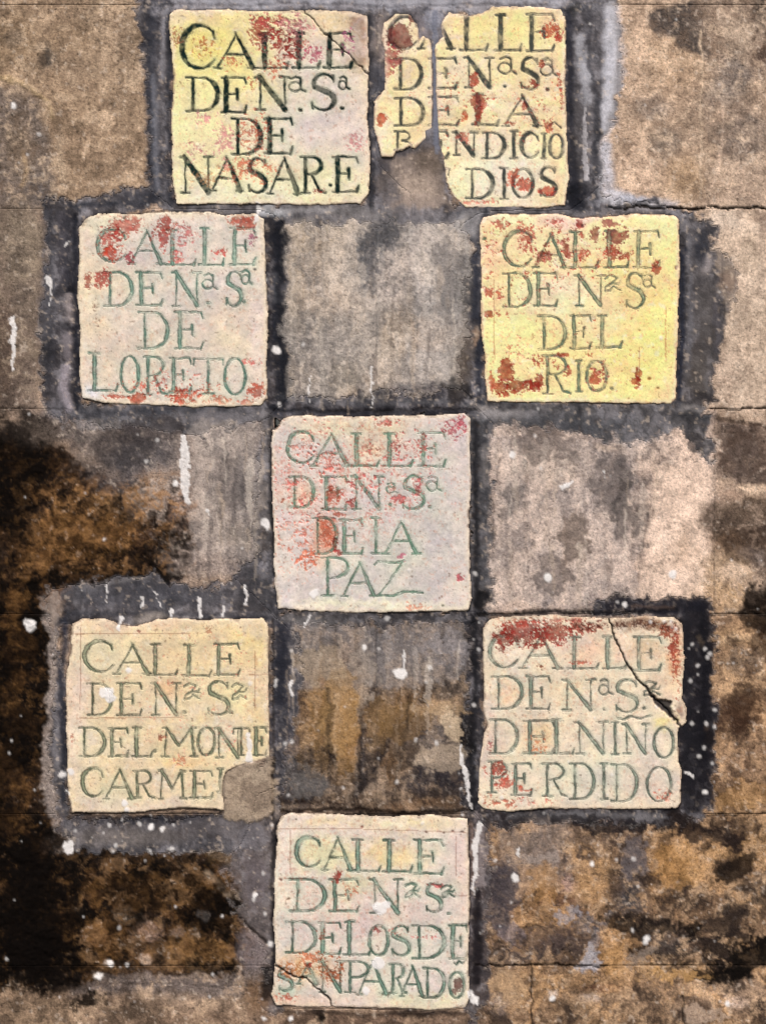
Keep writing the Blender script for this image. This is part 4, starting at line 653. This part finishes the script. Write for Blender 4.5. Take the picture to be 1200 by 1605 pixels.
# cement colour detail
D = (38,42,54)
Lp([(232,-40),(232,60),(236,200),(240,280)], [8,7,6,8], D, .6, soft=6, ws=4, dh=-1.5); Lp([(262,20),(266,120),(266,320)], 4, (40,46,60), .75, soft=4); Lp([(240,120),(243,170),(243,240),(247,300)], [2,5,4,3], (142,148,164), .65, soft=5, ws=2, dh=2)
Lp([(262,14),(255,40),(254,120)], 3, (150,154,168), .5, soft=5); Bp(235,310,40,7,(48,54,68),.7,soft=5); Lp([(110,322),(240,318)], 4, (48,54,68), .8, soft=5)
Lp([(575,30),(577,200),(582,320)], 4, (50,54,64), .8, soft=4); Bp(600,60,16,40,(122,112,108),.8,soft=9); Bp(592,130,12,30,(70,74,86),.8,soft=7); Bp(605,95,10,20,(140,128,128),.7,soft=6); Bp(655,50,20,26,(126,122,132),.8,soft=8); Lp([(681,20),(683,120),(684,235)], 3.2, (80,86,104), .85, soft=2.5); Bp(680,30,14,16,(128,136,156),.7,soft=7)
Pp([(596,246),(640,236),(690,232),(696,300),(705,322),(620,326),(590,300)], (132,120,112), .9, soft=9, ws=6); Bp(600,260,14,20,(70,72,84),.8,soft=9); Bp(670,250,20,24,(104,92,82),.7,soft=9); Bp(650,290,26,20,(152,138,126),.7,soft=12); Bp(610,300,16,22,(86,88,98),.7,soft=9); Bp(625,232,30,7,(74,74,84),.7,soft=5)
Lp([(890,20),(893,120),(895,220),(900,320)], [6,6,5,8], (38,42,58), .85, soft=4, dh=-2); Lp([(908,60),(916,110),(920,160)], [6,9,6], (150,156,170), .75, soft=6, ws=4); Lp([(955,20),(955,100),(950,170),(946,200)], [9,10,8,3], (160,166,182), .85, soft=6, dh=1); Lp([(917,170),(916,230),(918,280)], [2,3.5,3], (168,170,180), .8, soft=3, ws=2, dens=1.4)
Lp([(925,20),(922,80),(935,160),(934,260),(940,310)], [3,2,4,6,8], (52,56,68), .65, soft=4, ws=4); Bp(905,15,8,12,(60,62,66),.8,soft=5); Bp(905,310,24,22,(30,34,46),.9,soft=9); Bp(910,210,12,60,(74,72,76),.5,soft=8); Lp([(948,230),(955,300),(1010,318),(1060,320)], [8,9,6,3], (156,158,168), .75, soft=7); Bp(985,318,40,6,(150,156,172),.7,soft=5)
Lp([(950,325),(975,322),(992,320),(1010,316),(1025,312),(1030,322),(1060,325),(1075,335)], [3,2,1.5,3,4,1.5,1.5,2], (44,46,56), .8, soft=2)
Bp(425,332,24,9,(150,158,168),.8,soft=6); Bp(490,328,60,6,(150,152,160),.6,soft=5); Bp(560,335,60,10,(116,116,120),.6,soft=6); Bp(350,342,10,8,(110,110,116),.7)
Lp([(74,330),(78,450),(72,600)], 8, (58,62,74), .6, soft=8, dh=-1); Lp([(118,340),(118,440),(121,560),(119,640)], 4.5, (34,38,52), .85, soft=4, dh=-2); Lp([(98,340),(100,440)], 7, (72,72,84), .6, soft=6); Lp([(108,465),(109,500)], 6, (128,122,126), .8, soft=5, dh=1.5); Lp([(106,520),(107,560)], 7, (122,118,128), .8, soft=5, dh=1.5); Lp([(104,575),(100,610),(108,640)], [6,7,6], (142,138,152), .85, soft=5, dh=1.5); Bp(108,452,12,7,(26,28,38),.9,soft=4); Bp(108,511,12,5,(34,36,46),.85,soft=4); Bp(75,540,10,20,(36,38,46),.7,soft=8); Bp(72,480,10,60,(84,86,96),.5,soft=8); Bp(90,640,20,16,(96,98,110),.5,soft=8)
Lp([(432,370),(436,430),(430,520),(440,590),(436,625)], [9,7,6,9,7], (34,39,52), .85, soft=6, dh=-1.5); Lp([(431,430),(432,470)], 3, (92,98,110), .5, soft=4); Bp(440,360,10,18,(30,34,46),.6,soft=6)
Lp([(744,400),(742,480),(750,540),(752,640)], [7,9,7,4], (44,50,66), .85, soft=5, dh=-1); Bp(722,440,12,70,(96,94,92),.7,soft=8); Bp(718,560,20,60,(100,88,76),.7,soft=12); Bp(738,525,4,14,(170,140,112),.6,soft=3); Bp(732,350,24,20,(128,130,136),.7,soft=10); Bp(715,600,14,14,(60,54,50),.6,soft=8); Bp(755,640,14,6,(150,146,146),.6,soft=4); Bp(660,608,50,10,(70,72,84),.6,soft=5)
Lp([(1069,390),(1068,520),(1062,640)], 4.5, (34,42,62), .88, soft=3, dh=-2); Lp([(1078,370),(1082,500),(1078,590)], 4, (100,104,116), .5, soft=4, dh=1); Bp(1098,385,14,26,(44,50,64),.8,soft=9); Bp(1108,412,7,20,(130,126,130),.7,soft=6,ang=15); Bp(1105,500,20,60,(82,80,82),.7,soft=12); Bp(1142,440,13,18,(92,74,70),.8,soft=7); Bp(1092,590,14,40,(86,82,80),.7,soft=8); Bp(1122,510,6,40,(84,84,96),.5); Bp(1080,640,20,8,(130,128,130),.6,soft=5); Bp(1100,620,20,10,(50,48,54),.7,soft=6)
Bp(250,645,120,7,(60,66,80),.7,soft=5); Bp(150,665,50,10,(120,116,116),.6,soft=8,dens=.3); Bp(340,655,70,9,(112,112,120),.6,soft=6); Bp(180,740,40,30,(70,70,76),.6,soft=16); Bp(230,715,50,24,(76,76,82),.6,soft=14)
Lp([(430,642),(560,648),(745,646)], 5, (34,38,52), .8, soft=5, dh=-2); Lp([(440,622),(560,632),(700,628)], 4, (92,96,106), .45, soft=5)
Bp(790,650,40,8,(150,150,156),.6,soft=5); Bp(900,662,110,14,(62,68,78),.6,soft=10,stk=.5); Lp([(744,665),(746,780),(746,950)], [5,4,5], (36,38,46), .88, soft=4, dh=-2); Bp(1080,655,34,12,(46,48,54),.7,soft=8); Bp(1085,690,14,14,(56,54,58),.7,soft=6,dens=.7); Lp([(760,700),(760,760)], 5, (110,108,110), .6, soft=5); Bp(758,940,11,16,(26,26,32),.9,soft=5); Lp([(425,655),(424,760),(430,900)], 3, (44,46,52), .8, soft=3, dh=-1)
Lp([(100,960),(430,968)], 4, (54,58,70), .7, soft=4); Bp(230,935,140,22,(66,70,82),.6,soft=10); Bp(300,975,60,7,(150,146,150),.6,soft=5); Bp(240,972,26,10,(134,128,124),.8,soft=5); Bp(405,930,30,40,(56,58,66),.7,soft=12); Lp([(130,920),(230,905)], 3, (112,112,118), .7, soft=4); Lp([(100,965),(102,1010),(96,1060),(98,1150),(100,1260)], 5, (44,50,66), .85, soft=4, dh=-2)
Pp([(62,935),(80,925),(100,935),(98,955),(88,1000),(90,1060),(82,1110),(80,1150),(86,1240),(98,1290),(88,1300),(72,1270),(68,1210),(72,1130),(78,1060),(76,1000),(68,960)], (140,128,120), .85, soft=4, ws=5)
Lp([(88,1140),(90,1200)], 4, (120,122,132), .6, soft=4); Bp(93,1325,22,12,(138,124,114),.7,soft=8); Bp(235,1282,130,7,(36,40,54),.88,soft=5,dh=-1.5); Bp(200,1310,90,14,(104,100,100),.75,soft=9); Bp(335,1300,60,14,(96,94,100),.7,soft=9); Bp(395,1240,38,36,(128,116,106),.8,soft=10); Lp([(428,1190),(427,1240),(426,1290)], 1.8, (34,30,32), .85, soft=1.5, dh=-2)
Lp([(440,980),(441,1040),(440,1100)], [8,9,6], (40,44,58), .85, soft=6); Bp(480,975,40,9,(120,120,124),.5,soft=6); Lp([(428,970),(429,1200),(428,1275)], 2, (40,34,32), .7, soft=2, dh=-1)
Lp([(742,970),(744,1100),(738,1160),(742,1270)], [5,4,4,6], (30,32,40), .85, soft=4, dh=-2); Bp(728,1150,16,50,(26,26,32),.85,soft=9); Bp(735,1010,14,26,(40,40,48),.8,soft=8)
Lp([(750,964),(860,958),(960,962),(1060,958)], [3,3,4,3], (24,22,26), .92, soft=3, dh=-2.5); Lp([(990,951),(1055,953)], 2, (150,118,90), .6, soft=2.5); Lp([(1075,970),(1078,1100),(1076,1250)], 6, (52,54,64), .6, soft=6); Lp([(1100,950),(1104,1060),(1100,1200)], 7, (22,23,32), .8, soft=7); Bp(1096,1006,5,9,(150,130,100),.7,soft=4); Bp(1113,1155,8,14,(50,40,34),.9,soft=4); Bp(1108,1140,5,5,(120,96,70),.7,soft=3)
Lp([(800,1280),(900,1276),(1040,1280)], 4, (110,112,120), .7, soft=4); Bp(860,1288,100,8,(50,48,54),.7,soft=6,dens=.6); Bp(960,1296,60,8,(36,34,40),.8,soft=5,dens=.7)
Lp([(432,1290),(426,1400),(430,1470),(428,1560)], [3,2,5,6], (30,26,30), .85, soft=4, dh=-2); Bp(405,1560,24,24,(120,90,60),.8,soft=10); Bp(395,1490,26,34,(120,108,108),.8,soft=9); Lp([(365,1425),(395,1455),(420,1480)], 2, (34,28,26), .85, soft=2, dh=-2); Lp([(326,1368),(350,1395),(370,1405)], [4,6,5], (150,132,108), .7, soft=4); Bp(400,1380,20,40,(96,90,98),.7,soft=9); Bp(395,1310,20,20,(104,104,114),.7,soft=8); Lp([(418,1520),(417,1560)],[6,8],(24,20,22),.85,soft=5)
Lp([(748,1400),(748,1480),(746,1540)], [5,7,6], (30,26,34), .85, soft=4, dh=-2); Lp([(738,1290),(740,1380)], 2.5, (120,96,84), .6, soft=3); Bp(750,1340,12,60,(140,132,136),.45,soft=6,dens=.4); Lp([(440,1272),(560,1268),(640,1276),(735,1270)], [2,3,3,2], (40,26,20), .85, soft=2.5, dh=-2); Bp(505,1595,6,6,(16,14,14),.9,soft=3); Bp(502,1585,9,8,(20,16,16),.85,soft=4); Bp(650,1585,40,5,(40,32,28),.7,soft=4)
Lp([(436,1585),(560,1590),(730,1588)], 3, (60,46,38), .7, soft=3)
# weathering streaks and blotches over everything, coarse relief
bl = fbm(X, Y, 30, 5, 60, .72)
W.col *= (1+0.26*bl+0.14*W.streak*(cm*.6+.4))[..., None]; W.col[:] = np.maximum(W.col, .003)
ds = sst(.4, .95, fbm(X, Y, 9, 3, 63, .8))*.28; W.paint((slice(None), slice(None)), ds*(Y > -500), (70,58,50))
ls = sst(.55, .95, fbm(X, Y, 7, 2, 66, .8))*.28*sst(.01, .09, W.col.mean(-1)); W.paint((slice(None), slice(None)), ls, (206,190,170))
lum = W.col.mean(-1, keepdims=True); W.col[:] = W.col*.78+lum*.22
W.col *= np.array([1.14, 1.14, 1.19], np.float32)
Pp([(1068,945),(1105,940),(1112,1000),(1112,1080),(1120,1120),(1118,1200),(1110,1260),(1075,1285),(1066,1200),(1064,1050)], (26,27,38), .7, soft=6, ws=5)
Pp([(935,950),(985,934),(1100,942),(1100,958),(935,962)], (34,36,50), .65, soft=5, ws=5)
Lp([(436,350),(442,430),(440,520),(448,590),(440,630)], [8,8,7,9,8], (30,34,46), .6, soft=6, ws=4)
Lp([(110,345),(108,440)], 10, (40,44,58), .5, soft=8); Lp([(240,30),(238,200),(246,300)], 10, (56,62,78), .45, soft=8)
# washes of grey lime over the plastered panels
for P, c, a in [([(445,345),(725,345),(722,610),(450,620)], (168,164,160), .34), ([(300,665),(415,665),(410,880),(310,880)], (172,164,160), .34), ([(770,690),(1000,680),(1000,940),(780,950)], (182,172,170), .30), ([(450,980),(730,980),(720,1070),(460,1080)], (142,140,144), .34),
  ([(1020,730),(1110,730),(1105,930),(1000,940)], (224,200,182), .30), ([(1120,345),(1340,345),(1340,640),(1140,640)], (208,190,172), .25), ([(640,350),(720,350),(710,600),(650,600)], (190,186,186), .22), ([(770,1290),(900,1290),(880,1400),(780,1400)], (176,164,158), .22), ([(950,20),(972,20),(968,200),(955,300),(1040,322),(946,325)], (186,190,204), .4), ([(270,-20),(900,-20),(900,8),(270,10)], (160,166,184), .5)]:
    W.poly(P, c, a, soft=16, wl=12, ws=8, dens=.9, grain='g3', stk=.6, bump=.4, dw=1.1)
for x, y, rx, ry, c, a, an in [(920,1500,26,10,(160,160,170),.7,-50),(850,1345,40,12,(158,146,140),.6,0),(900,1440,30,8,(150,148,156),.6,-20),(1000,1500,34,12,(140,128,120),.6,-30),(1110,1590,40,10,(176,156,140),.6,0),(800,1460,30,14,(134,124,130),.6,0),(990,1340,20,30,(110,104,108),.6,0),
  (1140,1440,50,20,(52,44,42),.75,-15),(1000,1445,60,14,(38,32,30),.8,10),(1100,1300,70,22,(44,36,36),.8,8),(1150,1355,44,16,(40,32,28),.85,-35),(780,1400,22,60,(72,68,76),.7,0),(860,1470,60,20,(70,60,60),.65,0),(1165,1110,24,46,(60,44,36),.7,0),(1190,1500,50,24,(26,22,20),.85,-20),(1120,1525,60,16,(24,20,18),.85,-8),(960,1500,18,30,(178,136,84),.32,0),(1060,1360,44,26,(188,142,84),.32,0),(850,1390,30,34,(182,138,84),.32,0),(1170,1240,50,22,(176,136,86),.32,0),(1080,1450,22,14,(18,15,14),.8,0),(800,1540,30,24,(176,148,118),.6,0),(1060,1530,60,10,(190,150,100),.6,0)]:
    Bp(x, y, rx, ry, c, a, ang=an, wl=12, ws=10, dens=.75, grain='g2', bump=.7, dw=.85)
for x, y, rx, ry, c, a in [(960,755,34,60,(74,70,72),.6),(985,800,20,40,(66,62,62),.55),(895,845,24,44,(86,74,66),.6),(870,900,30,30,(84,78,78),.6),(800,780,20,26,(92,88,88),.5),(860,700,60,24,(88,80,78),.55),(600,365,40,24,(60,64,74),.6),(585,410,16,40,(70,74,84),.5),(690,440,24,70,(96,94,96),.5),(360,760,30,50,(96,90,90),.4),(250,680,60,20,(64,60,64),.6),(180,700,60,30,(60,56,58),.5),
  (720,610,26,20,(40,40,46),.6),(450,1060,16,80,(44,48,62),.6),(560,1060,16,70,(170,160,150),.35),(700,1010,40,20,(150,146,150),.4),(690,1220,46,24,(44,42,50),.6),(480,1230,40,26,(66,66,72),.5),(640,1160,30,40,(70,58,50),.5)]:
    Bp(x, y, rx, ry, c, a, wl=16, ws=12, dens=.95, grain='g2', bump=.6, dw=1.1)
# vertical drips and smears on the plastered panels
for i in range(150):
    px0, px1, py0, py1 = [(450,725,350,560),(760,1040,670,880),(445,730,985,1180),(310,415,670,840)][i % 4]
    x, y = px0+rs.rand()*(px1-px0), py0+rs.rand()*(py1-py0); L_ = 25+rs.rand()**2*110; w_ = .9+rs.rand()**2*5
    P = [(x+1.5*math.sin(j*.9+i), y+L_*j/6) for j in range(7)]
    Lp(P, [w_*.5, w_, w_, w_*.9, w_*.8, w_*.6, w_*.3], [(200,190,180),(86,80,80),(182,166,150),(70,66,70)][(i//4) % 4], .16+rs.rand()*.26, soft=1.5+w_, ws=2, dens=.6, bump=.6)
for x, y, rx, ry, c, a in [(528,1110,26,60,(166,136,96),.5),(495,1120,18,50,(146,116,76),.4),(600,1130,22,40,(136,108,72),.4),(640,1130,40,30,(140,110,70),.35),(690,1112,40,10,(176,150,118),.45),(704,1140,16,24,(196,176,150),.6),(690,1190,34,22,(174,158,140),.5),(500,1040,34,26,(160,144,124),.5),(545,1160,14,50,(150,116,72),.45),(480,1225,34,24,(120,116,114),.4)]:
    Bp(x, y, rx, ry, c, a, wl=12, ws=7, soft=12, dens=.9, grain='g2', bump=.7)
for P, r in [([(513,1080),(517,1150),(518,1235)],[4,3,2]),([(566,1110),(567,1180),(568,1235)],[3,5,6]),([(640,1090),(636,1150),(622,1220)],[2,2,2]),([(600,1170),(585,1215)],[6,4]),([(690,1060),(705,1080),(712,1120)],[3,4,3])]:
    Lp(P, r, (40,35,36), .42, soft=6, wl=6, ws=5, dens=1.2, grain='g2', dw=.9)
for x, y, rx, ry, a in [(25,960,26,40,.7),(30,1010,30,30,.6),(22,1080,24,40,.6),(40,1130,20,30,.5),(18,1190,24,40,.6),(45,1245,26,30,.6),(20,1290,30,24,.5),(110,840,60,40,.6),(60,880,30,30,.5),(180,830,40,24,.5),(200,1400,80,30,.4),(320,1400,40,30,.4),(180,1460,40,26,.5),(310,1480,50,20,.5),(100,1440,20,50,.35)]:
    Bp(x, y, rx, ry, (118,84,48), a*.6, wl=14, ws=10, dens=.35, grain='g2', dw=.7, bump=.7)
W.mottle([(-140,660),(130,730),(295,850),(120,915),(70,1000),(70,1250),(110,1340),(370,1360),(390,1500),(120,1540),(-140,1560)], (17,12,9), (128,94,56), .42, 10, 120, hi=.65); W.mottle([(-140,660),(130,730),(295,850),(120,915),(70,1000),(70,1250),(110,1340),(370,1360),(390,1500),(120,1540),(-140,1560)], (22,15,11), (104,74,46), .40, 32, 121, hi=.7)
for x, y, rx, ry, a in [(50,1430,70,100,.9),(20,720,60,50,.7),(60,1340,50,50,.8),(60,1500,80,50,.9),(50,1000,30,50,.6),(40,1150,30,60,.55),(330,1430,40,40,.7),(210,1400,40,30,.5),(20,820,30,60,.5),(270,850,34,30,.5),(-60,1200,110,300,.6)]:
    Bp(x, y, rx, ry, (19,14,12), a, wl=16, ws=12, soft=min(rx, ry)*.8, dens=.75, grain='g2', dw=.9, bump=.7)

fr = sst(.12, .45, cm)*(1-sst(.5, .95, cm)); W.paint((slice(None), slice(None)), fr*(.5+.5*W.g2).clip(0, 1), (150,148,150), .45)
W.col *= (1+cm[..., None]*np.array([.05, .0, -.07], np.float32))
for x, y, rx, ry, c, a in [(1165,705,44,34,(84,68,60),.6),(1175,845,40,34,(80,64,54),.55),(1190,950,34,44,(34,26,22),.8),(1190,1010,24,30,(60,42,32),.6),(1160,1130,34,34,(78,56,44),.5)]:
    Bp(x, y, rx, ry, c, a, wl=12, ws=10, dens=.9, grain='g2', dw=.9, bump=.7)
L0 = .16; k_ = (np.maximum(W.col.mean(-1, keepdims=True), .002)/L0)**.24; W.col *= np.clip(k_, .5, 1.35)
# joints between the stones
HJ = [(8,-140,1340,.25),(328,960,1340,.95),(328,-140,110,.15),(641,1110,1340,.8),(641,-140,110,.35),(643,430,760,.3),(963,1115,1340,.6),(963,-140,70,.3),(1275,1110,1340,.6),(1275,-140,430,.1),(1513,748,950,.75),(1513,950,1340,.3),(1545,-140,420,.25)]
VJ = [(1118,643,963,.25),(428,643,963,.1),(832,1513,1745,.8),(1070,1560,1745,.75),(430,1545,1745,.1),(1210,8,328,.2),(-60,328,641,.2)]
for y, a, b, st in HJ:
    P = [(a+(b-a)*i/24, y+1.2*math.sin(i*1.7)) for i in range(25)]; Lp(P, [.5+1.3*abs(math.sin(i*2.3+y)) for i in range(25)], (34,28,26), st, soft=1.6, wl=3, ws=2.4, dens=1.5, grain='g2', dw=.8, dh=-3*st)
for x, a, b, st in VJ:
    P = [(x+1.6*math.sin(i*2.1), a+(b-a)*i/16) for i in range(17)]; Lp(P, 1.3, (26,22,22), st, soft=1.4, ws=3, dh=-3*st)
splats(W)
# relief of the wall
W.h += 2.2*fbm(X, Y, 150, 3, 70)+(1-cm)*(.2*W.g+.65*W.g2)+cm*(.5*W.nS[0]+.15*W.g)
lo = sst(0.1, .9, cm); W.h -= .7*lo
dT = np.full(X.shape, 1e3, np.float32); tid = np.zeros(X.shape, np.int32)
for i, outs in enumerate(TILE_OUT):
    for P in outs:
        d = poly_sdf(X, Y, P); tid = np.where(d < dT, i, tid); dT = np.minimum(dT, d)
fill = (1-sst(2, 16, dT))*sst(-1, 2, dT); W.h += fill*.8
W.poly([(348,1196),(385,1192),(425,1190),(432,1240),(424,1268),(405,1285),(352,1282),(344,1235)], (176,158,138), .72, soft=12, wl=5, ws=8, dens=1.2, grain='g2', dh=2.2, bump=1.0, dw=1.1)
W.blob(400, 1240, 26, 24, (112,98,88), .5, wl=8, ws=7, dens=.8, grain='g2', dw=.9); W.blob(400, 1215, 18, 12, (180,164,146), .6, wl=8, ws=7, dens=.8, grain='g2', dw=.9)
W.h -= (1-sst(-5.5, -1.0, dT))*13
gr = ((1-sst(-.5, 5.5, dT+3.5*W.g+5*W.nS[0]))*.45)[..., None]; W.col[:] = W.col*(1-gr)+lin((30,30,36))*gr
W.line([(681,20),(683,120),(684,238)], 4.0, (124,128,144), .75, soft=2.5, ws=1.5, dens=1.6, grain='g2', dw=.8, dh=1.0)
# parts: stones by course, cement round each tile
COURSES = [(-140,8,[-140,430,940,1340]),(8,328,[-140,250,600,1210,1340]),(328,641,[-140,-60,270,590,910,1340]),(641,963,[-140,430,745,1118,1340]),(963,1275,[-140,95,590,910,1340]),(1275,1513,[-140,430,1340]),(1513,1745,[-140,430,832,1070,1340])]
XF = (X[:-1, :-1]+X[1:, 1:])/2; YF = (Y[:-1, :-1]+Y[1:, 1:])/2; cf = cement[:-1, :-1] | (dT[:-1, :-1] < 2)
wall = bpy.data.objects.new('wall', None); scene.collection.objects.link(wall); wall['kind'] = 'structure'
wall['label'] = 'old wall of weathered stone blocks with grey cement and black growth'
left = ~cf
for (ya, yb, vx) in COURSES:
    for a, b in zip(vx[:-1], vx[1:]):
        m = left & (XF >= a) & (XF <= b) & (YF >= ya) & (YF < yb); left &= ~m
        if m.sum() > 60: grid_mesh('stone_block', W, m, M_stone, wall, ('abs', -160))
tf = tid[:-1, :-1]
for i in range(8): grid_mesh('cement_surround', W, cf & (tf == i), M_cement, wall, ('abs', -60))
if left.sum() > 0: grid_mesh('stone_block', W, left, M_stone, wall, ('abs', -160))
for sp_ in TILES: build_tile(sp_)
